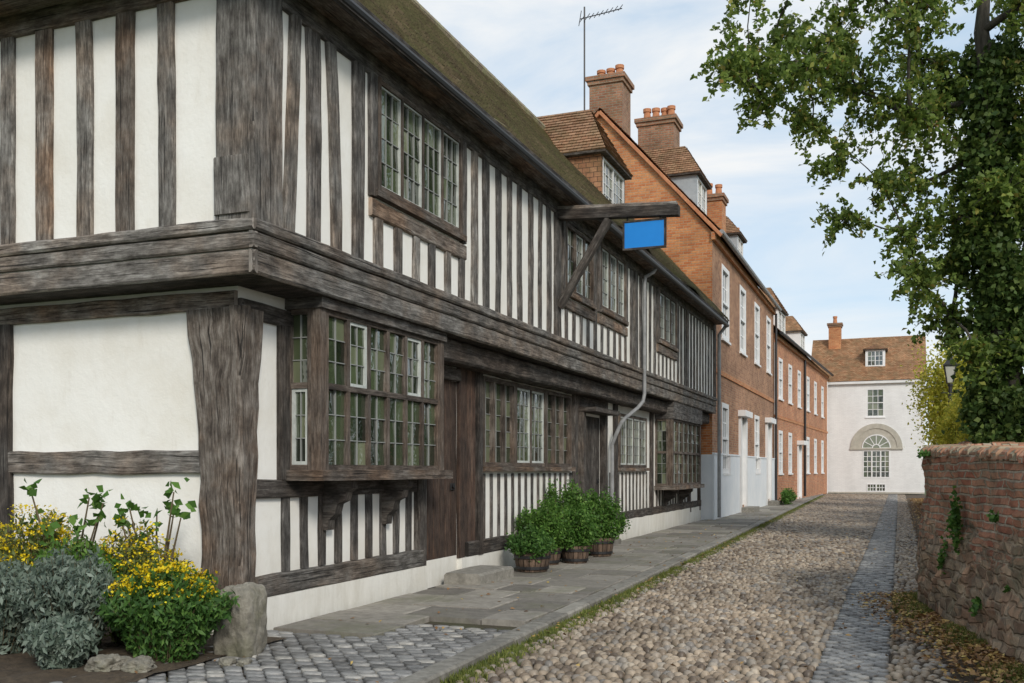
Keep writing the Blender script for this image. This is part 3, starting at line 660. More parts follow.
dormer(ha, FDa, 30.6, 32.3, 9.5, 10.75, 11.9, 2.0, 'tile_brown', 'lead_sheet', 2, (2, 3)); dormer(ha, FDa, 38.8, 40.3, 9.5, 10.7, 11.6, 2.0, 'tile_brown', 'lead_sheet', 2, (2, 3))
m = MB(); ax, ay = -8.9, 28.45
m.tube([(ax, ay, 12.0), (ax, ay, 15.5)], .025, 'iron', 6); m.tube([(ax-.15, ay, 15.15), (ax+1.15, ay+.1, 15.3)], .015, 'iron', 6)
for i in range(9):
    q = -.1+i*.15; zz = 15.15+(q+.15)*.115; L = .34 if i < 2 else .24
    m.tube([(ax+q, ay+.02-L*.7, zz-L*.65), (ax+q+.04, ay+.02+L*.7, zz+L*.65)], .012, 'iron', 5)
m.tube([(ax-.18, ay, 14.95), (ax-.1, ay, 15.4)], .012, 'iron', 5); m.build('television_aerial', ha)
m = MB(); m.tube([(XA+.12, 42.9, ZA-.2), (XA+.12, 42.9, .1)], .05, 'iron', 8); m.build('drainpipe', ha)

# ------------------------------------------------------------------ lower red brick house
ub = V3(.85, 21, 0).normalized(); FB = Fac((-5.0, 43.05, 0), ub, (ub.y, -ub.x, 0)); LB = 20.6; ZB = 7.3
hb = empty('red_brick_house', FB.pt(0, 0), 'lower red brick terraced house with tiled roof and white windows', 'house')
us = [(a, a+1.1, 4.6, 6.4) for a in (1.2, 4.1, 7.2, 10.6, 13.8, 17.2)]; ls = [(a, a+1.1, 1.3, 3.2) for a in (1.2, 4.1, 10.6, 13.8, 17.2)]; dB = (7.2, 8.2, .1, 2.7)
m = MB(); wall_holes(m, FB, 0, LB, 0, ZB, us+ls+[dB], 'brick_red', .1)
bk = -6.4
m.poly([FB.pt(0, 0), FB.pt(0, ZB), FB.pt(0, 10.6, bk/2), FB.pt(0, ZB, bk), FB.pt(0, 0, bk)], 'brick_red'); m.poly([FB.pt(LB, 0), FB.pt(LB, 0, bk), FB.pt(LB, ZB, bk), FB.pt(LB, 10.6, bk/2), FB.pt(LB, ZB)], 'brick_red')
m.poly([FB.pt(LB, 0, bk), FB.pt(0, 0, bk), FB.pt(0, ZB, bk), FB.pt(LB, ZB, bk)], 'brick_red'); m.build('wall', hb)
m = MB(); fbox(m, FB, 0, LB, ZB-.2, ZB-.03, -.01, .1, 'brick_orange', False); m.build('cornice', hb)
m = MB(); fbox(m, FB, 0, LB, 3.7, 3.82, -.01, .03, 'brick_orange', False); m.build('string_course', hb)
for a in (0.02, LB-.35): 
    m = MB(); fbox(m, FB, a, a+.16, 0, 6.9, -.01, .028, 'white_paint')
    for k in range(18): fbox(m, FB, a+.16, a+(.33 if k % 2 else .22), .1+k*.38, .36+k*.38, -.01, .03, 'white_paint')
    m.build('quoin', hb)
r = MB(); roof_slope(r, FB.pt(0, ZB, .28), FB.pt(LB, ZB, .28), FB.pt(LB, 10.65, bk/2), FB.pt(0, 10.65, bk/2), 'tile_red'); roof_slope(r, FB.pt(LB, ZB, bk-.2), FB.pt(0, ZB, bk-.2), FB.pt(0, 10.65, bk/2), FB.pt(LB, 10.65, bk/2), 'tile_red', course=.3); r.build('roof', hb)
for q in us+ls: window(hb, FB, *q, 1, (1, 1), (3, 2), fw=.14, mw=.07, og=-.05, of=.02, fm='white_paint', lead='white_paint', lw=.045, glass='glass_curtain', sill='white_paint', tilt=.004)
m = MB(); fbox(m, FB, dB[0]+.1, dB[1]-.1, dB[2], dB[3]-.1, -.09, -.04, 'white_paint'); fbox(m, FB, dB[0]-.12, dB[0]+.1, 0, dB[3], -.09, .07, 'white_paint'); fbox(m, FB, dB[1]-.1, dB[1]+.12, 0, dB[3], -.09, .07, 'white_paint'); fbox(m, FB, dB[0]-.2, dB[1]+.2, dB[3], dB[3]+.2, -.09, .35, 'white_paint'); m.build('door', hb)
FDb = Fac(FB.pt(0, 0, -.7), ub, FB.n)
dormer(hb, FDb, 5.6, 8.0, 8.2, 9.3, 10.5, 1.9, 'tile_orange', 'white_paint', 2, (2, 3)); dormer(hb, FDb, 13.5, 15.4, 8.2, 9.2, 10.2, 1.9, 'tile_orange', 'white_paint', 2, (2, 3))
cc = FB.pt(5.5, 0, bk/2); chimney(hb, cc.x, cc.y, .8, .9, 10.0, 12.0, [(-.2, 0), (.2, 0)], 'brick_orange')
m = MB(); m.tube([FB.pt(9.4, ZB-.2, .08), FB.pt(9.4, .1, .08)], .06, 'iron', 8); m.build('drainpipe', hb)
m = MB(); m.tube([FB.pt(0, ZB+.0, .3), FB.pt(LB, ZB+.0, .3)], .07, 'iron', 8); m.build('gutter', hb)

# ------------------------------------------------------------------ white house closing the street
YW = 64.0; FW = Fac((0, YW, 0), (1, 0, 0), (0, -1, 0)); hw = empty('white_house', (-1.5, YW, 0), 'white painted brick cottage with brown tiled roof and arched window', 'house')
wx0, wx1 = -5.3, 1.38; zw = 6.95
m = MB(); wall_holes(m, FW, wx0, wx1, 0, zw, [(-1.92, -.88, 4.7, 6.45), (-2.15, -.55, .95, 2.68), (-1.9, -.8, .12, .62)], 'white_brick', .12)
m.poly([(wx1, YW, 0), (wx1, YW+6, 0), (wx1, YW+6, zw), (wx1, YW+3, 9.9), (wx1, YW, zw)], 'white_brick'); m.poly([(wx0, YW, 0), (wx0, YW, zw), (wx0, YW+3, 9.9), (wx0, YW+6, zw), (wx0, YW+6, 0)], 'white_brick')
m.poly([(wx1, YW+6, 0), (wx0, YW+6, 0), (wx0, YW+6, zw), (wx1, YW+6, zw)], 'white_brick'); m.build('wall', hw)
r = MB(); roof_slope(r, (wx0, YW-.25, zw-.02), (wx1+.12, YW-.25, zw-.02), (wx1+.12, YW+3, 9.95), (wx0, YW+3, 9.95), 'tile_orange'); roof_slope(r, (wx1+.12, YW+6.25, zw), (wx0, YW+6.25, zw), (wx0, YW+3, 9.95), (wx1+.12, YW+3, 9.95), 'tile_orange', course=.3); r.build('roof', hw)
m = MB(); fbox(m, FW, wx0, wx1, zw-.2, zw-.02, 0, .2, 'white_paint'); m.build('cornice', hw)
m = MB(); fbox(m, FW, wx0, wx1, 0, .1, 0, .05, 'limestone'); m.build('plinth', hw)
window(hw, FW, -1.92, -.88, 4.7, 6.45, 1, (1, 1), (3, 2), fw=.08, mw=.05, og=-.06, of=.0, fm='white_paint', lead='white_paint', lw=.03, sill='white_paint', tilt=.004)
m = MB(); cx, zc = -1.35, 2.8
N = 20
for rr0, rr1, o, mt in ((1.2, 1.5, .06, 'limestone'),):
    for k in range(N):
        a, b = math.pi*k/N, math.pi*(k+1)/N
        q = [(cx+math.cos(a)*rr0, zc+math.sin(a)*rr0), (cx+math.cos(a)*rr1, zc+math.sin(a)*rr1), (cx+math.cos(b)*rr1, zc+math.sin(b)*rr1), (cx+math.cos(b)*rr0, zc+math.sin(b)*rr0)]
        m.poly([FW.pt(x, z, o) for x, z in q], mt); m.poly([FW.pt(*q[0], o), FW.pt(*q[3], o), FW.pt(*q[3], 0), FW.pt(*q[0], 0)], mt); m.poly([FW.pt(*q[2], o), FW.pt(*q[1], o), FW.pt(*q[1], 0), FW.pt(*q[2], 0)], mt)
m.poly([FW.pt(cx+math.cos(math.pi*k/N)*1.2, zc+math.sin(math.pi*k/N)*1.2, .02) for k in range(N+1)], 'limestone')
fbox(m, FW, cx-1.52, cx+1.52, zc-.1, zc, 0, .09, 'limestone')
m.poly([FW.pt(cx+math.cos(math.pi*k/N)*.78, zc+math.sin(math.pi*k/N)*.78, .035) for k in range(N+1)], 'glass')
for k in range(7):
    a = math.pi*k/6; p0 = FW.pt(cx+math.cos(a)*.22, zc+math.sin(a)*.22, .03); p1 = FW.pt(cx+math.cos(a)*.8, zc+math.sin(a)*.8, .03); m.bar(p0, p1, .045, .03, FW.n, 'white_paint', jit=0, ch=.004, seg=9)
for rad in (.22, .8):
    for k in range(N):
        a, b = math.pi*k/N, math.pi*(k+1)/N; m.bar(FW.pt(cx+math.cos(a)*rad, zc+math.sin(a)*rad, .03), FW.pt(cx+math.cos(b)*rad, zc+math.sin(b)*rad, .03), .07, .035, FW.n, 'white_paint', jit=0, ch=.004, seg=9)
aw = m.build('arched_window', hw)
window(aw, FW, -2.15, -.55, .95, 2.68, 3, (1,), (2, 5), fw=.08, mw=.08, og=-.04, of=.02, fm='white_paint', lead='white_paint', lw=.035, joined=True, tilt=.004)
window(hw, FW, -1.9, -.8, .12, .62, 2, (1,), (3, 2), fw=.06, mw=.08, og=-.04, of=.02, fm='white_paint', lead='white_paint', lw=.035, joined=True)
FDw = Fac((0, YW+.75, 0), (1, 0, 0), (0, -1, 0)); dormer(hw, FDw, -2.0, -.85, 7.85, 8.95, 9.3, 1.6, 'tile_brown', 'white_paint', 2, (2, 3))
chimney(hw, -3.9, YW+2.6, .75, .8, 9.2, 10.9, [(0, 0)], 'brick_orange', .5)

# ------------------------------------------------------------------ ground, road, pavement
def sheet(name, pts, mat, label=None):
    m = MB(); m.poly(pts, mat); return m.build(name, kind='structure')
sheet('ground', [(-300, -200, -.09), (300, -200, -.09), (300, 500, -.09), (-300, 500, -.09)], 'grass_ground')
kx = lambda y: -2.97-.0233*(y-6)
def strip(name, xa, xb, y0, y1, z, mat, step=2.0):
    m = MB(); ys = list(np.arange(y0, y1, step))+[y1]
    for a, b in zip(ys[:-1], ys[1:]): m.poly([(xa(a), a, z), (xb(a), a, z), (xb(b), b, z), (xa(b), b, z)], mat)
    return m
mb = strip('r', lambda y: kx(y)-.05, lambda y: 1.4, -4, 64, -.045, 'joint_earth')
mb.build('road', kind='structure')
sL = lambda y: -.56-.0012*max(0, y-30)**1.5*.3; sR = lambda y: sL(y)+.46
mb = strip('v', lambda y: sR(y)+.2, lambda y: 2.2 if y < 6 else 1.38, 1, 63, -.034, 'soil'); mb.build('verge', kind='structure')
def jgrid(x0f, x1f, y0, y1, dx, dy, jit, stagger=1):
    X, Y = [], []; y = y0; k = 0
    while y < y1:
        a, b = x0f(y), x1f(y); n = max(1, int(round((b-a)/dx))); sh = (.25+.5*(k % 2)) if stagger else .5
        xs = a+(np.arange(n)+sh)*(b-a)/n; X.append(xs+(NR.random(n)-.5)*jit*dx); Y.append(y+(NR.random(n)-.5)*jit*dy+.02*np.sin(xs*3+k*.02)); y += dy; k += 1
    return np.concatenate(X), np.concatenate(Y)
def stones(name, x0f, x1f, y0, y1, dx, dy, jit, h, z0, mat, p, seg, fill=1.02, rj=.35, rings=ROUND, sv=.3, stagger=1, hv=.5):
    X, Y = jgrid(x0f, x1f, y0, y1, dx, dy, jit, stagger); n = len(X)
    rx = dx*.5*fill*(1-sv*NR.random(n)); ry = dy*.5*fill*(1-sv*.8*NR.random(n)); rot = (NR.random(n)-.5)*rj*2
    hh = h*(1-hv/2+hv*NR.random(n)); V, l, s_, r_ = domes(X, Y, rx, ry, rot, hh, z0+(NR.random(n)-.5)*.008, p, seg, rings, .10 if sv > .2 else .03)
    return np_mesh(name, V, l, s_, r_, mat, smooth=True, kind='structure')
stones('cobbled_road', lambda y: kx(y)+.10, lambda y: sL(y)-.03, 3.8, 18, .100, .080, .42, .042, -.048, 'cobble', 2.2, 8, 1.04, .8, sv=.26)
stones('cobbled_road', lambda y: kx(y)+.10, lambda y: sL(y)-.03, 18, 63, .122, .10, .42, .042, -.048, 'cobble', 2.2, 6, 1.06, .8, sv=.28)
stones('sett_path', sL, sR, 3.8, 63, .115, .082, .10, .026, -.031, 'sett', 4, 8, .95, .04, FLAT, .12, 1, .35)
stones('cobbled_verge', lambda y: sR(y)+.02, lambda y: sR(y)+.42, 3.8, 63, .10, .08, .6, .030, -.045, 'cobble', 2.3, 6, .96, .8)
mb = strip('p', lambda y: -5.6, lambda y: kx(y)-.02, 3, 64, -.02, 'joint_earth')
for yy in np.arange(3, 64, 2): mb.poly([(kx(yy)-.02, yy, -.09), (kx(yy+2)-.02, yy+2, -.09), (kx(yy+2)-.02, yy+2, -.02), (kx(yy)-.02, yy, -.02)], 'joint_earth')
mb.build('pavement', kind='structure')
m = MB(); y = 7.4
while y < 63:
    d_ = .5+R.random()*.35; x = -5.25; xe = kx(y)-.22
    if y < 9.0: xe = -4.2-(y-7.4)*.05 if y < 8.2 else xe
    while x < xe-.05:
        wd = min(.45+R.random()*.55, xe-x)
        if xe-x-wd < .2: wd = xe-x
        m.bar((x+wd/2, y+.008, -.03), (x+wd/2, y+d_-.008, -.03), wd-.02, .056+R.random()*.014, (0, 0, 1), 'flagstone', jit=.005, ch=.009, seg=.3); x += wd
    y += d_
m.build('pavement_flagstones', kind='structure')
stones('pavement_setts', lambda y: -5.3 if y < 7.35 else -4.2, lambda y: kx(y)-.2, 4.0, 8.15, .16, .10, .12, .022, -.0, 'sett', 4.5, 8, .95, .05, FLAT, .15, 1, .4)
m = MB(); y = 3.5
while y < 63:
    L = .6+R.random()*.5; m.bar((kx(y)-.1, y, -.08), (kx(y+L)-.1, y+L-.012, -.08), .19, .115, (0, 0, 1), 'kerb_stone', jit=.006, ch=.018); y += L
m.build('kerb', kind='structure')
m = MB()
for i in range(26):
    for j in range(14):
        def q(i, j):
            x = -10.0+i*.2; y = 4.2+j*.2; return (x, y, .02+.10*max(0, mn.noise(V3(x*1.2, y*1.2, 0)))+.04*mn.noise(V3(x*6, y*6, 1)))
        m.poly([q(i, j), q(i+1, j), q(i+1, j+1), q(i, j+1)], 'soil')
m.build('flower_bed_soil', kind='structure')

# ------------------------------------------------------------------ boundary wall (bulges towards the street, then turns back)
bw = empty('boundary_wall', (.8, 10, 0), 'old rubble and brick churchyard wall with brick coping and rounded corner', 'wall')
WP = [(2.3, .8), (1.95, 2.8), (1.6, 4.6), (1.24, 6.5), (.88, 8.4), (.57, 9.9), (.34, 11.0), (.24, 11.7), (.25, 12.1), (.36, 12.45), (.60, 12.7), (.95, 12.85), (1.25, 13.05), (1.42, 13.5), (1.45, 15), (1.5, 24), (1.55, 46)]
pw = [Vector((a, b)) for a, b in WP]
for _ in range(2):
    q = [pw[0]]
    for a, b in zip(pw[:-1], pw[1:]): q += [a.lerp(b, .25), a.lerp(b, .75)]
    q.append(pw[-1]); pw = q
smp = []; acc = 0.0
for a, b in zip(pw[:-1], pw[1:]):
    L = (b-a).length; st_ = .075 if a.y < 13.5 else .3; n = max(1, int(round(L/st_)))
    for i in range(n): smp.append((a.lerp(b, i/n), (b-a).normalized(), acc+L*i/n))
    acc += L
ztop = lambda y: min(2.2, 1.615+.0286*(y-8.4))
Nz = 22; m = MB(); idx = {}
for i, (p, d, sl) in enumerate(smp):
    nx, ny = -d.y, d.x
    for k in range(Nz+1):
        z = -.08+(ztop(p.y)-.06+.08)*k/Nz
        o = .07*(1-k/Nz)+.08*mn.noise(V3(sl*.7, z*1.2, 3))+.05*mn.noise(V3(sl*4, z*7, 0))+.045*mn.noise(V3(sl*9, z*14, 5))
        idx[i, k] = len(m.v); m.v.append(V3(p.x+nx*o, p.y+ny*o, z))
for i in range(len(smp)-1):
    for k in range(Nz):
        a = [(i+1, k), (i, k), (i, k+1), (i+1, k+1)]
        m.face([idx[q] for q in a], [(smp[q[0]][2], m.v[idx[q]].z) for q in a], 'wall_rubble')
for i in range(0, len(smp)-1):
    (p, d, s0), (p2, d2, s1) = smp[i], smp[i+1]
    a = V3(p.x+d.y*.4, p.y-d.x*.4, -.08); b = V3(p2.x+d2.y*.4, p2.y-d2.x*.4, -.08)
    m.poly([a, b, b+V3(0, 0, ztop(p2.y)-.02), a+V3(0, 0, ztop(p.y)-.02)], 'wall_rubble', [(s0, 0), (s1, 0), (s1, 1.6), (s0, 1.6)])
m.build('wall_face', bw, smooth=True)
m = MB()
for i in range(0, len(smp)-1):
    (p, d, s0), (p2, d2, s1) = smp[i], smp[i+1]
    c0 = V3(p.x+d.y*.19, p.y-d.x*.19, 0); c1 = V3(p2.x+d2.y*.19, p2.y-d2.x*.19, 0); j = (R.random()-.5)*.035; L = c1-c0; nn = V3(-d.y, d.x, 0)
    if L.length < .02: continue
    zt = ztop(p.y)+(R.random()-.5)*.03+.04*mn.noise(V3(s0*.6, 0, 0))
    c0 = c0+nn*j; c1 = c0+L*(1-.008/L.length)
    m.bar(c0+V3(0, 0, zt-.09), c1+V3(0, 0, zt-.09), .42, .09, (0, 0, 1), 'coping_brick', jit=.008, ch=.035, seg=.5)
m.build('coping', bw)
XWY = ([0, 4.6, 8.4, 9.9, 11.1, 12.2, 13.2, 60], [2.1, 1.6, .88, .57, .30, .27, 1.35, 1.5])

# ------------------------------------------------------------------ lamp post
bx, by = 1.48, 34
lp = empty('street_lamp', (bx, by, 0), 'black iron street lamp with glass lantern behind the wall', 'street lamp')
m = MB()
m.tube([(bx, by, 0), (bx, by, .5), (bx, by, .52), (bx, by, 4.1), (bx, by, 4.12), (bx, by, 4.2)], [.11, .1, .07, .055, .08, .08], 'iron', 12); m.tube([(bx-.25, by, 3.9), (bx+.25, by, 3.9)], .018, 'iron', 6); m.build('post', lp)
m = MB(); 
for sx_ in (-1, 1):
    for sy_ in (-1, 1): m.tube([(bx+sx_*.09, by+sy_*.09, 4.2), (bx+sx_*.17, by+sy_*.17, 4.75)], .018, 'iron', 5)
def pyr(m, z0, z1, r0, r1, mat):
    A = [V3(bx+a*r0, by+b*r0, z0) for a, b in ((-1, -1), (1, -1), (1, 1), (-1, 1))]; B = [V3(bx+a*r1, by+b*r1, z1) for a, b in ((-1, -1), (1, -1), (1, 1), (-1, 1))]
    for k in range(4): m.poly([A[k], A[(k+1) % 4], B[(k+1) % 4], B[k]], mat)
    m.poly(A[::-1], mat); m.poly(B, mat)
pyr(m, 4.75, 4.79, .20, .20, 'iron'); pyr(m, 4.79, 5.0, .19, .06, 'iron'); pyr(m, 5.0, 5.06, .06, .08, 'iron'); m.tube([(bx, by, 5.05), (bx, by, 5.2)], .02, 'iron', 6)
L_ = m.build('lantern', lp); m = MB(); pyr(m, 4.22, 4.74, .075, .155, 'lamp_glass'); m.build('lamp_glass', lp)

# ------------------------------------------------------------------ trees
a_ = math.radians(21.6)
def tw(b, u, w, z): return (b[0]+u*math.cos(a_)-w*math.sin(a_), b[1]+u*math.sin(a_)+w*math.cos(a_), z)
TB = (1.95, 20.15)
tree = empty('tree', (TB[0], TB[1], 0), 'tall ivy clad tree with thin early autumn crown behind the wall', 'tree')
CL = [(-5.42, 8.52, .40), (-4.87, 9.0, .62), (-4.68, 8.1, .28), (-4.23, 9.6, .75), (-4.13, 8.5, .48), (-3.49, 9.0, .75), (-3.67, 7.9, .36), (-3.03, 9.72, .7), (-2.76, 8.6, .7), (-3.03, 7.4, .42), (-2.2, 9.35, .75), (-2.02, 7.9, .72), (-2.3, 6.8, .42), (-1.29, 9.53, .8), (-1.29, 8.25, .8), (-1.38, 6.96, .62), (-1.9, 5.85, .42), (-2.25, 4.95, .3), (-1.6, 4.9, .45), (-1.1, 6.0, .5), (-.95, 4.3, .35), (-.55, 8.98, .8), (0, 9.7, .85), (.2, 8.25, .85), (-.55, 7.3, .65), (.3, 6.9, .75), (1.0, 9.2, .9), (1.2, 7.4, .9), (1.9, 8.6, .9), (-2.9, 6.2, .25), (-.6, 5.4, .5), (-.9, 3.6, .3), (-.5, 6.4, .5),
      (-5, 10.2, .6), (-4, 10.8, .8), (-2.6, 10.8, .9), (-1.2, 11, 1), (.4, 11, 1), (1.8, 10.6, 1), (-.5, 12, 1), (1, 12, .9), (-2.2, 11.9, .7)]
tm = MB(); crown = []
TP = [tw(TB, 0, 0, 0), tw(TB, -.05, 0, 2), tw(TB, -.2, .1, 4), tw(TB, -.35, 0, 6), tw(TB, -.4, -.1, 7.6), tw(TB, -.6, 0, 9.5), tw(TB, -.45, 0, 11.3)]
tm.tube(TP, [.34, .28, .24, .20, .17, .13, .05], 'bark', 12)
tm.tube([tw(TB, -.1, 0, 3), tw(TB, .35, .3, 5), tw(TB, .9, .6, 7.5), tw(TB, 1.3, .8, 10)], [.18, .14, .09, .03], 'bark', 8)
nodes = []
for k in range(3, 6):
    for f in (0, .33, .66): nodes.append((Vector(TP[k]).lerp(Vector(TP[k+1]), f), .10))
cen = sorted([(abs(u+.3)+.25*abs(z-8), u, z, rr) for u, z, rr in CL])
for _, u, z, rr in cen:
    wv = (R.random()-.5)*2.4; end = Vector(tw(TB, u, wv, z))
    best = min(nodes, key=lambda q: (q[0]-end).length+(1.2 if q[0].z > end.z+1.0 else 0)-(.3 if q[0].z < end.z else 0))
    p0, r0 = best; d = end-p0; r1 = max(.016, r0*.70)
    n_ = max(3, int(d.length/.35)); pl = []; rd = []
    for i in range(n_+1):
        q = i/n_; pp = p0+d*q+V3(0, 0, .18*math.sin(math.pi*q)*d.length*.4)
        if 0 < i < n_: pp += Vector((mn.noise(pp*1.3), mn.noise(pp*1.3+V3(9, 0, 0)), mn.noise(pp*1.3+V3(0, 9, 0))))*.16
        pl.append(pp); rd.append(r0*.8+(r1*.55-r0*.8)*q)
    tm.tube(pl, rd, 'bark', 6, cap=False); nodes.append((end, r1))
    for _ in range(int((13 if u < -1.0 else 18)+(34 if u < -1.0 else 46)*rr**1.6)):
        dv = Vector(NR.normal(size=3)); dv.normalize(); s0 = end+Vector(dv)*rr*R.random()*.85
        dv2 = (Vector(dv)+Vector(NR.normal(size=3))*.5+V3(0, 0, -.35)).normalized(); L = (.25+.55*R.random())*(.6+.5*rr)
        e1 = s0+dv2*L*.55; e2 = s0+dv2*L+V3(0, 0, -.25*L)
        if R.random() < .5: tm.tube([end.lerp(s0, .3), s0, e1, e2], [.013, .010, .007, .003], 'bark', 3, cap=False)
        m_ = int(14+26*L/.6)
        tt = NR.random(m_)[:, None]; P_ = np.where(tt < .55, np.array(s0)+(np.array(e1)-np.array(s0))*tt/.55, np.array(e1)+(np.array(e2)-np.array(e1))*(tt-.55)/.45)
        crown.append(P_+NR.normal(size=(m_, 3))*.045)
tm.build('trunk', tree, smooth=True)
C = np.concatenate(crown); leaves('crown', C, .112, 'leaf_tree', tree, elong=1.55, up=.2)
iv = []
for z in np.arange(.6, 9.4, .22):
    rr = (.70-.03*z if z < 5 else .50-.05*(z-5))+R.random()*.28
    uu = .15-.08*z if z < 6 else -.35
    for _ in range(3):
        th = R.random()*6.28; iv.append(clump(tw(TB, uu+math.cos(th)*rr*.55, math.sin(th)*rr*.55, z), (rr*.62, rr*.62, .35), 250, sub=8, spread=.3))
for (u, z, rr) in ((.7, 2.4, .8), (1.2, 3.6, .8), (.9, 4.8, .7), (1.3, 2.2, .9), (1.4, 5.6, .8), (.6, 6.0, .6), (-.35, 4.5, .5), (-.3, 3.0, .45), (-.6, 2.5, .35), (-.75, 5.5, .4)):
    iv.append(clump(tw(TB, u, (R.random()-.5)*.8, z), rr, 1200, sub=22, spread=.22))
leaves('ivy', np.concatenate(iv), .11, 'leaf_ivy', tree, elong=1.25)
def bush(name, x, y, z, rad, n, size, mat, label, cat='shrub', sub=22, trunk=True, spread=.2, elong=1.6, group=None, **k):
    o = empty(name, (x, y, 0), label, cat, group)
    leaves('foliage', clump((x, y, z), rad, n, sub=sub, spread=spread), size, mat, o, elong=elong, **k)
    if trunk:
        m = MB()
        for _ in range(6):
            e2 = V3(x+R.gauss(0, rad[0]*.4), y+R.gauss(0, rad[1]*.4), z+R.random()*rad[2]*.5); m.tube([(x+R.gauss(0, .05), y+R.gauss(0, .05), -.05), V3(x, y, z*.5).lerp(e2, .4), e2], [.05, .035, .01], 'bark', 6)
        m.build('trunk' if cat == 'tree' else 'stem', o)
    return o
bush('small_tree', 2.0, 39, 4.1, (1.45, 1.4, 2.3), 15000, .12, 'leaf_yellowgreen', 'yellow green small tree behind the wall', 'tree', 80)
bush('small_tree', 2.1, 46, 3.2, (1.2, 1.5, 2.6), 9000, .12, 'leaf_yellowgreen', 'yellow green small tree beside white cottage', 'tree', 50)
bush('garden_bush', 1.95, 31, 2.9, (.65, 1.0, 1.3), 6500, .09, 'leaf_yellowgreen', 'yellow green bush growing over the wall top', 'shrub', 40)
bush('garden_bush', 1.55, 32.8, 2.6, (.45, .5, .9), 3400, .08, 'leaf_yellowgreen', 'yellow green bush growing around the lamp', 'shrub', 26)
bush('garden_bush', 2.5, 27, 2.8, (.8, 1.4, 1.6), 7000, .10, 'leaf_green', 'dark green bush behind the wall', 'shrub', 36)
bush('garden_bush', -4.35, 41.5, .35, (.35, .9, .4), 2600, .08, 'leaf_green', 'clipped green bush at foot of brick house', 'shrub', 16)
for (x, y, z, rr) in ((7.5, 17, 5.0, 2.8), (8.2, 24, 5.5, 3.0), (8.6, 33, 5.5, 3.2)):  # unseen trees, added to give the window panes greenery to reflect
    bush('reflection_tree', x, y, z, (rr, rr, rr*1.15), 4500, .34, 'leaf_tree', 'broad green tree added out of view for window reflections', 'tree', 40, group='added trees for window reflections')
wp = empty('wall_ivy', (.5, 10.0, .8), 'small ivy and ferns growing on face of the rubble wall', 'ivy')
leaves('foliage', np.concatenate([clump((.48, 10.05, .98), (.05, .18, .30), 420, 14, .25), clump((.40, 10.45, .62), (.05, .16, .16), 220, 6, .3), clump((.24, 11.3, 1.62), (.05, .3, .04), 90, 8, .3), clump((.72, 8.9, 1.05), (.04, .05, .05), 60, 3, .3), clump((.62, 9.4, .25), (.05, .2, .1), 120, 5, .3), clump((.80, 8.6, .5), (.04, .1, .08), 70, 5, .3)]), .045, 'leaf_green', wp, elong=1.4)

# ------------------------------------------------------------------ grass, leaves litter
def blades(name, X, Y, Z, h, mat, label):
    n = len(X); th = NR.random(n)*6.28; hh = h*(.5+NR.random(n)); wd = .006+.004*NR.random(n); lean = NR.normal(size=(n, 2))*.35
    B = np.stack([X, Y, Z], 1); s_ = np.stack([np.cos(th)*wd, np.sin(th)*wd, 0*th], 1); T = B+np.stack([lean[:, 0]*hh, lean[:, 1]*hh, hh], 1)
    V = np.stack([B-s_, B+s_, T], 1); return np_mesh(name, V, np.arange(3*n), np.arange(0, 3*n, 3), NR.random(n), mat, kind='stuff', label=label, cat='grass')
n = 46000; Y = 4+NR.random(n)**1.5*54; g_ = np.array([mn.noise(V3(0, yy*1.1, 0)) for yy in Y]); X = kx(Y)+.06+NR.normal(size=n)*.06+NR.random(n)*.10; k_ = g_ > -.3
blades('kerb_grass', X[k_], Y[k_], np.full(k_.sum(), -.042), .045, 'grass_blade', 'moss and short grass growing along the kerb')
n = 60000; Y = 4+NR.random(n)*12; X = np.interp(Y, *XWY)+.02-np.abs(NR.normal(size=n))*.17; g_ = np.array([mn.noise(V3(xx*2, yy*.9, 4)) for xx, yy in zip(X, Y)]); k_ = (g_ > -.1)
blades('verge_grass', X[k_], Y[k_], np.full(k_.sum(), -.04), .06, 'grass_blade', 'short grass at foot of the wall')
n = 34000; Y = 4+NR.random(n)**1.5*50; X = np.minimum(np.interp(Y, *XWY), 1.15)-.0-np.abs(NR.normal(size=n))*.30; C = np.stack([X, Y, NR.random(n)*.03-.010], 1)
n2 = 600; C2 = np.stack([-5+NR.random(n2)*6, 5+NR.random(n2)*28, np.full(n2, .045)], 1); C2[:, 2] = np.where(C2[:, 0] < kx(C2[:, 1]), .042, .0)
C3 = np.stack([kx(8+np.arange(260)*.12)+.08+NR.normal(size=260)*.05, 8+np.arange(260)*.12, np.full(260, -.005)], 1)
Cc = np.concatenate([C, C2, C3]); n = len(Cc); ang = NR.random(n)*6.28; L = .014+.020*NR.random(n)
dx = np.stack([np.cos(ang)*L, np.sin(ang)*L, NR.normal(size=n)*.006], 1); sx2 = np.stack([-np.sin(ang)*L*.6, np.cos(ang)*L*.6, NR.normal(size=n)*.006], 1)
V = np.stack([Cc-dx, Cc+sx2+[0, 0, .006], Cc+dx, Cc-sx2+[0, 0, .004]], 1)
np_mesh('fallen_leaves', V, np.arange(4*n), np.arange(0, 4*n, 4), NR.random(n), 'dead_leaf', kind='stuff', label='brown and yellow fallen leaves along the wall', cat='leaves')

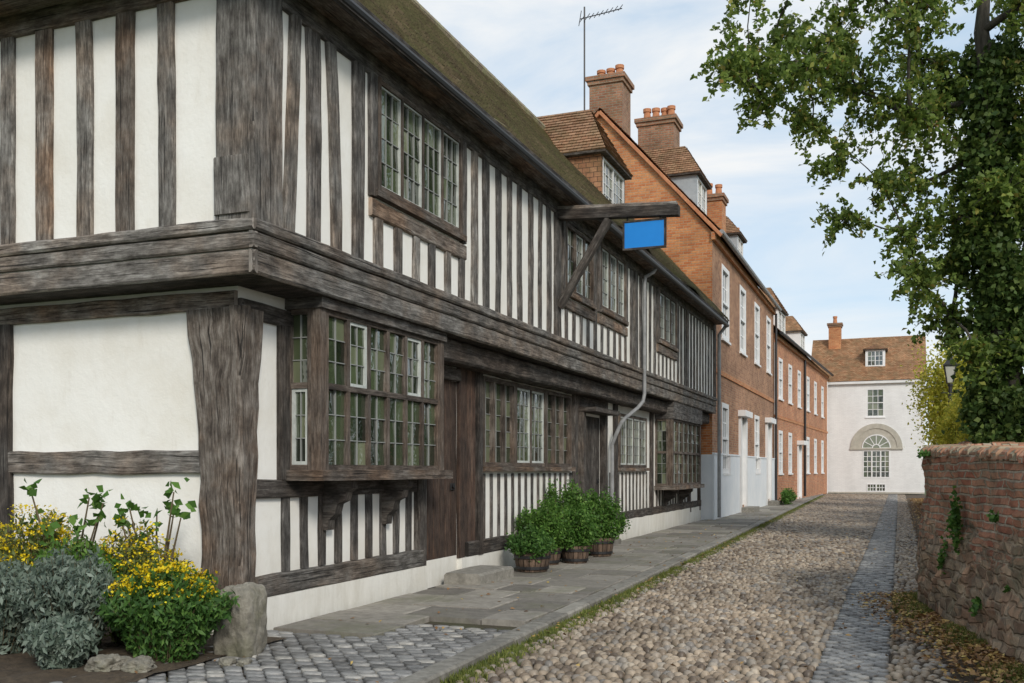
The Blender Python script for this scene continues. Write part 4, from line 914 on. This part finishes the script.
# ------------------------------------------------------------------ flower bed plants
def rock(name, x, y, r, h, label, mat='boulder_stone', seed=0, rough=1.0, sqe=5, sqm=.65):
    bm = bmesh.new(); bmesh.ops.create_icosphere(bm, subdivisions=5, radius=1)
    for v in bm.verts:
        d_ = v.co.copy(); q = d_*1.1+V3(seed, 0, 0); f = 1+rough*(.26*mn.noise(q)+.16*mn.noise(q*2.6)+.06*mn.noise(q*7)+.025*mn.noise(q*18))
        sq = (abs(d_.x)**sqe+abs(d_.y)**sqe+abs(d_.z)**sqe)**(-1/sqe); f *= (1-sqm)+sqm*sq
        v.co = V3(d_.x*r[0]*f, d_.y*r[1]*f, d_.z*h/2*f+h*.42)
    me = bpy.data.meshes.new(name); bm.to_mesh(me); bm.free(); me.materials.append(MATS[mat]); me.polygons.foreach_set('use_smooth', [True]*len(me.polygons))
    me.attributes.new('rnd', 'FLOAT', 'FACE')
    return new_obj(name, me, None, (x, y, 0), label, 'rock')
rock('boulder', -4.78, 6.34, (.165, .16), .60, 'upright grey weathered boulder guarding the house corner', seed=3, rough=.65, sqe=6, sqm=.8)
rock('rock', -5.24, 5.42, (.12, .11), .14, 'small pale flint rock edging the flower bed', seed=5, rough=1.5); rock('rock', -5.02, 5.5, (.10, .1), .12, 'small pale flint rock edging the flower bed', seed=9, rough=1.5)
rock('rock', -4.62, 5.95, (.06, .05), .07, 'little brown stone beside the boulder', seed=12); rock('rock', -4.5, 6.0, (.05, .05), .06, 'little brown stone beside the boulder', seed=15)
def sprays(x, y, rx, ry, z0, z1, nst, per, parent, fmat, fsz=.045, yel=.5, nfl=(8, 18), fs_=.020, topq=1.0, tv=.4):
    m = MB(); LC = []; FC = []
    for _ in range(nst):
        a = R.random()*6.28; q = R.random()**.5; tx, ty = x+math.cos(a)*q*rx, y+math.sin(a)*q*ry; tz = z0+(z1-z0)*(1-.55*q*q)*(1-tv*.6+tv*R.random())
        b0 = V3(x+math.cos(a)*q*rx*.35, y+math.sin(a)*q*ry*.35, 0); tp = V3(tx, ty, tz); md = b0.lerp(tp, .55)+V3(0, 0, .06)
        m.tube([b0, md, tp], [.004, .003, .0015], 'stem', 3, cap=False)
        tt = NR.random(per)**.8; P_ = np.array([tuple((b0.lerp(md, f*2) if f < .5 else md.lerp(tp, f*2-1))) for f in tt]); LC.append(P_+NR.normal(size=(per, 3))*.025)
        if q < topq and R.random() < yel:
            nf = int(nfl[0]+R.random()*nfl[1]); FC.append(np.array(tuple(tp+V3(0, 0, .015)))+NR.normal(size=(nf, 3))*np.array([.03, .03, .013])*(.6+R.random()))
    m.build('stem', parent); leaves('foliage', np.concatenate(LC), fsz, fmat, parent, elong=2.6, vert=.3)
    if FC: leaves('flower', np.concatenate(FC), fs_, 'petal_yellow', parent, elong=1.1, up=.8)
fs = empty('flowering_shrub', (-5.15, 5.95, 0), 'bright green shrub covered in small yellow flowers', 'shrub')
sprays(-5.18, 5.95, .54, .42, .26, .66, 420, 46, fs, 'leaf_dark', .062, yel=.62, topq=.75, fs_=.024, tv=.5)
fs = empty('flowering_shrub', (-6.1, 6.4, 0), 'loose shrub with yellow flowers against white plaster wall', 'shrub')
sprays(-5.9, 6.4, .5, .3, .35, .92, 200, 32, fs, 'leaf_olive', .055, yel=.6, fs_=.022, tv=.6)
fs = empty('flowering_shrub', (-6.8, 6.2, 0), 'loose shrub with yellow flowers against white plaster wall', 'shrub')
sprays(-6.85, 6.25, .6, .3, .4, 1.02, 240, 32, fs, 'leaf_olive', .055, yel=.75, fs_=.022, tv=.6)
def lav(x, y, rx, z, mat='leaf_silver'):
    o = empty('lavender_bush', (x, y, 0), 'silvery grey green lavender bush in flower bed', 'shrub')
    sprays(x, y, rx, rx*.8, z*.45, z, 300, 42, o, mat, .06, yel=0, tv=.6)
lav(-5.95, 5.75, .46, .76); lav(-6.55, 5.65, .42, .68); lav(-5.65, 5.4, .26, .33)
o = empty('green_shrub', (-6.2, 6.05, 0), 'soft green leafy shrub between lavender and flowers', 'shrub'); sprays(-6.2, 6.05, .5, .25, .4, .84, 200, 44, o, 'leaf_herb', .06, yel=0, tv=.6)
for (x, y, zz) in ((-6.45, 6.25, 1.34), (-5.75, 6.45, 1.32)):
    o = empty('tall_stem_plant', (x, y, 0), 'tall plant with bare woody stems and broad leaves', 'plant'); m = MB(); LC = []
    for k in range(8):
        an = R.random()*6.28; rr = .14+R.random()*.24; e2 = V3(x+math.cos(an)*rr*1.3, y+math.sin(an)*rr*.4, zz-.03-R.random()*.38)
        m.tube([(x, y, 0), V3(x, y, 0).lerp(e2, .55)+V3(R.gauss(0, .03), 0, .05), e2], [.014, .011, .006], 'stem', 5)
        for _ in range(10): LC.append(e2+V3(R.gauss(0, .05), R.gauss(0, .04), R.gauss(0, .05)))
    m.build('stem', o); leaves('foliage', np.array([tuple(q) for q in LC]), .085, 'leaf_green', o, elong=1.3, up=.1)

# ------------------------------------------------------------------ planters
s = NT('barrel_wood'); n1 = s.noise(s.co('Object', (14, 14, 1.2)), 2, 6); s.fin(s.mix(1, s.ramp(n1, [(.3, (.05, .032, .023)), (.7, (.17, .115, .08))]), s.ramp(s.attr(), [(0, .7), (1, 1.3)]), 'MULTIPLY'), s.bump(n1, .5, .01))
def planter(x, y, r, h, ph, pr, mat, label, nst=44, lsz=.055, el=1.9):
    o = empty('planter', (x, y, .03), label, 'plant pot', 'planters along the house wall'); m = MB(); N = 18
    for k in range(N):
        a0, a1 = 2*math.pi*k/N+.02, 2*math.pi*(k+1)/N-.02; rv = R.random()
        def c(a, rr, z): return V3(x+math.cos(a)*rr, y+math.sin(a)*rr, .035+z)
        prof = [(r*.80, 0), (r*.92, h*.4), (r, h), (r*.88, h), (r*.84, h*.75)]
        for (ra, za), (rb, zb) in zip(prof[:-1], prof[1:]): m.poly([c(a0, ra, za), c(a1, ra, za), c(a1, rb, zb), c(a0, rb, zb)], 'barrel_wood', r=rv)
    tb = m.build('tub', o)
    for z in (h*.22, h*.78):
        m = MB(); rr = r*.80+r*.2*(z/h)**.8+.012
        for k in range(24):
            a0, a1 = 2*math.pi*k/24, 2*math.pi*(k+1)/24; m.poly([(x+math.cos(a0)*rr, y+math.sin(a0)*rr, z+.01), (x+math.cos(a1)*rr, y+math.sin(a1)*rr, z+.01), (x+math.cos(a1)*rr, y+math.sin(a1)*rr, z+.05), (x+math.cos(a0)*rr, y+math.sin(a0)*rr, z+.05)], 'iron')
        m.build('hoop', tb)
    m = MB(); m.poly([(x+math.cos(q)*r*.86, y+math.sin(q)*r*.86, h*.85) for q in np.arange(0, 6.28, .4)], 'soil'); m.build('soil', o)
    m = MB(); C = []
    for _ in range(nst):
        an = R.random()*6.28; q = R.random()**.6*pr; e2 = V3(x+math.cos(an)*q, y+math.sin(an)*q, h+ph*(1-.45*(q/pr)**2)*(.5+.65*R.random())); b_ = V3(x+math.cos(an)*q*.3, y+math.sin(an)*q*.3, h*.8)
        m.tube([b_, b_.lerp(e2, .6)+V3(0, 0, .05), e2], [.006, .005, .003], 'stem', 4)
        for f in (.35, .5, .65, .8, .9, 1): 
            pz = b_.lerp(e2, f); C.append(np.array(tuple(pz))+NR.normal(size=(28, 3))*np.array([.045, .045, .05]))
    m.build('stem', o); leaves('foliage', np.concatenate(C), lsz, mat, o, elong=el, vert=.1)
planter(-4.80, 12.9, .26, .27, .28, .36, 'leaf_dark', 'wooden half barrel with low dark green plant', 34)
planter(-4.95, 13.9, .23, .25, .72, .44, 'leaf_herb', 'wooden half barrel with bright green leafy herbs')
planter(-4.62, 14.3, .22, .26, .56, .36, 'leaf_green', 'wooden half barrel with bushy green herbs')
planter(-4.98, 15.0, .24, .28, .94, .48, 'leaf_herb', 'wooden half barrel with tall leafy green herbs', 56)
planter(-4.62, 15.6, .24, .30, .78, .42, 'leaf_green', 'wooden half barrel with bushy green herbs', 50)

# ------------------------------------------------------------------ light, world, camera
az = math.atan2(.85, -1.0); el = math.radians(31)
wd = bpy.data.worlds.new('World'); scene.world = wd; wd.use_nodes = True; nt = wd.node_tree
bg = nt.nodes['Background']; sky = nt.nodes.new('ShaderNodeTexSky'); sky.sky_type = 'NISHITA'; sky.sun_disc = False; sky.sun_elevation = el; sky.sun_rotation = az
sky.air_density = 1.0; sky.dust_density = .8; sky.ozone_density = 1.0
tc = nt.nodes.new('ShaderNodeTexCoord'); mp = nt.nodes.new('ShaderNodeMapping'); mp.inputs['Scale'].default_value = (1, 1, 3.6); mp.inputs['Location'].default_value = (.3, .2, .4); mp.inputs['Rotation'].default_value = (.12, .1, .3); nt.links.new(tc.outputs['Generated'], mp.inputs[0])
nz = nt.nodes.new('ShaderNodeTexNoise'); nz.inputs['Scale'].default_value = 1.9; nz.inputs['Detail'].default_value = 10; nz.inputs['Roughness'].default_value = .58; nz.inputs['Distortion'].default_value = .6; nt.links.new(mp.outputs[0], nz.inputs[0])
rp = nt.nodes.new('ShaderNodeValToRGB'); rp.color_ramp.elements[0].position = .40; rp.color_ramp.elements[0].color = (.34, .34, .34, 1); rp.color_ramp.elements[1].position = .62; rp.color_ramp.elements[1].color = (.98, .98, .98, 1); nt.links.new(nz.outputs[0], rp.inputs[0])
sxw = nt.nodes.new('ShaderNodeSeparateXYZ'); nt.links.new(tc.outputs['Generated'], sxw.inputs[0])
hz = nt.nodes.new('ShaderNodeMapRange'); nt.links.new(sxw.outputs[2], hz.inputs[0]); hz.inputs[1].default_value = 0; hz.inputs[2].default_value = .28; hz.inputs[3].default_value = .85; hz.inputs[4].default_value = 0
mxx = nt.nodes.new('ShaderNodeMath'); mxx.operation = 'MAXIMUM'; nt.links.new(rp.outputs[0], mxx.inputs[0]); nt.links.new(hz.outputs[0], mxx.inputs[1])
hs = nt.nodes.new('ShaderNodeMix'); hs.data_type = 'RGBA'; hs.inputs[0].default_value = .55; nt.links.new(sky.outputs[0], hs.inputs[6]); hs.inputs[7].default_value = (2.7, 4.6, 6.4, 1)
mx = nt.nodes.new('ShaderNodeMix'); mx.data_type = 'RGBA'; nt.links.new(mxx.outputs[0], mx.inputs[0]); nt.links.new(hs.outputs[2], mx.inputs[6]); mx.inputs[7].default_value = (6.15, 6.25, 6.3, 1)
nt.links.new(mx.outputs[2], bg.inputs[0]); bg.inputs[1].default_value = .15
sd = bpy.data.lights.new('Sun', 'SUN'); sd.energy = 2.25; sd.angle = math.radians(13); sd.color = (1, .935, .83); so = bpy.data.objects.new('Sun', sd); COL.objects.link(so)
dirv = V3(math.sin(az)*math.cos(el), math.cos(az)*math.cos(el), math.sin(el)); so.rotation_euler = dirv.to_track_quat('Z', 'Y').to_euler(); so.location = (0, -10, 20)
cd = bpy.data.cameras.new('Camera'); cam = bpy.data.objects.new('Camera', cd); COL.objects.link(cam); cam.location = (0, 0, 1.45); cam.rotation_euler = (math.radians(90), 0, math.radians(21.6))
cd.sensor_width = 36; cd.lens = 34.45; cd.shift_y = .1255; cd.clip_end = 1500; cd.clip_start = .05; scene.camera = cam
scene.view_settings.view_transform = 'Standard'; scene.view_settings.look = 'None'; scene.view_settings.exposure = 0
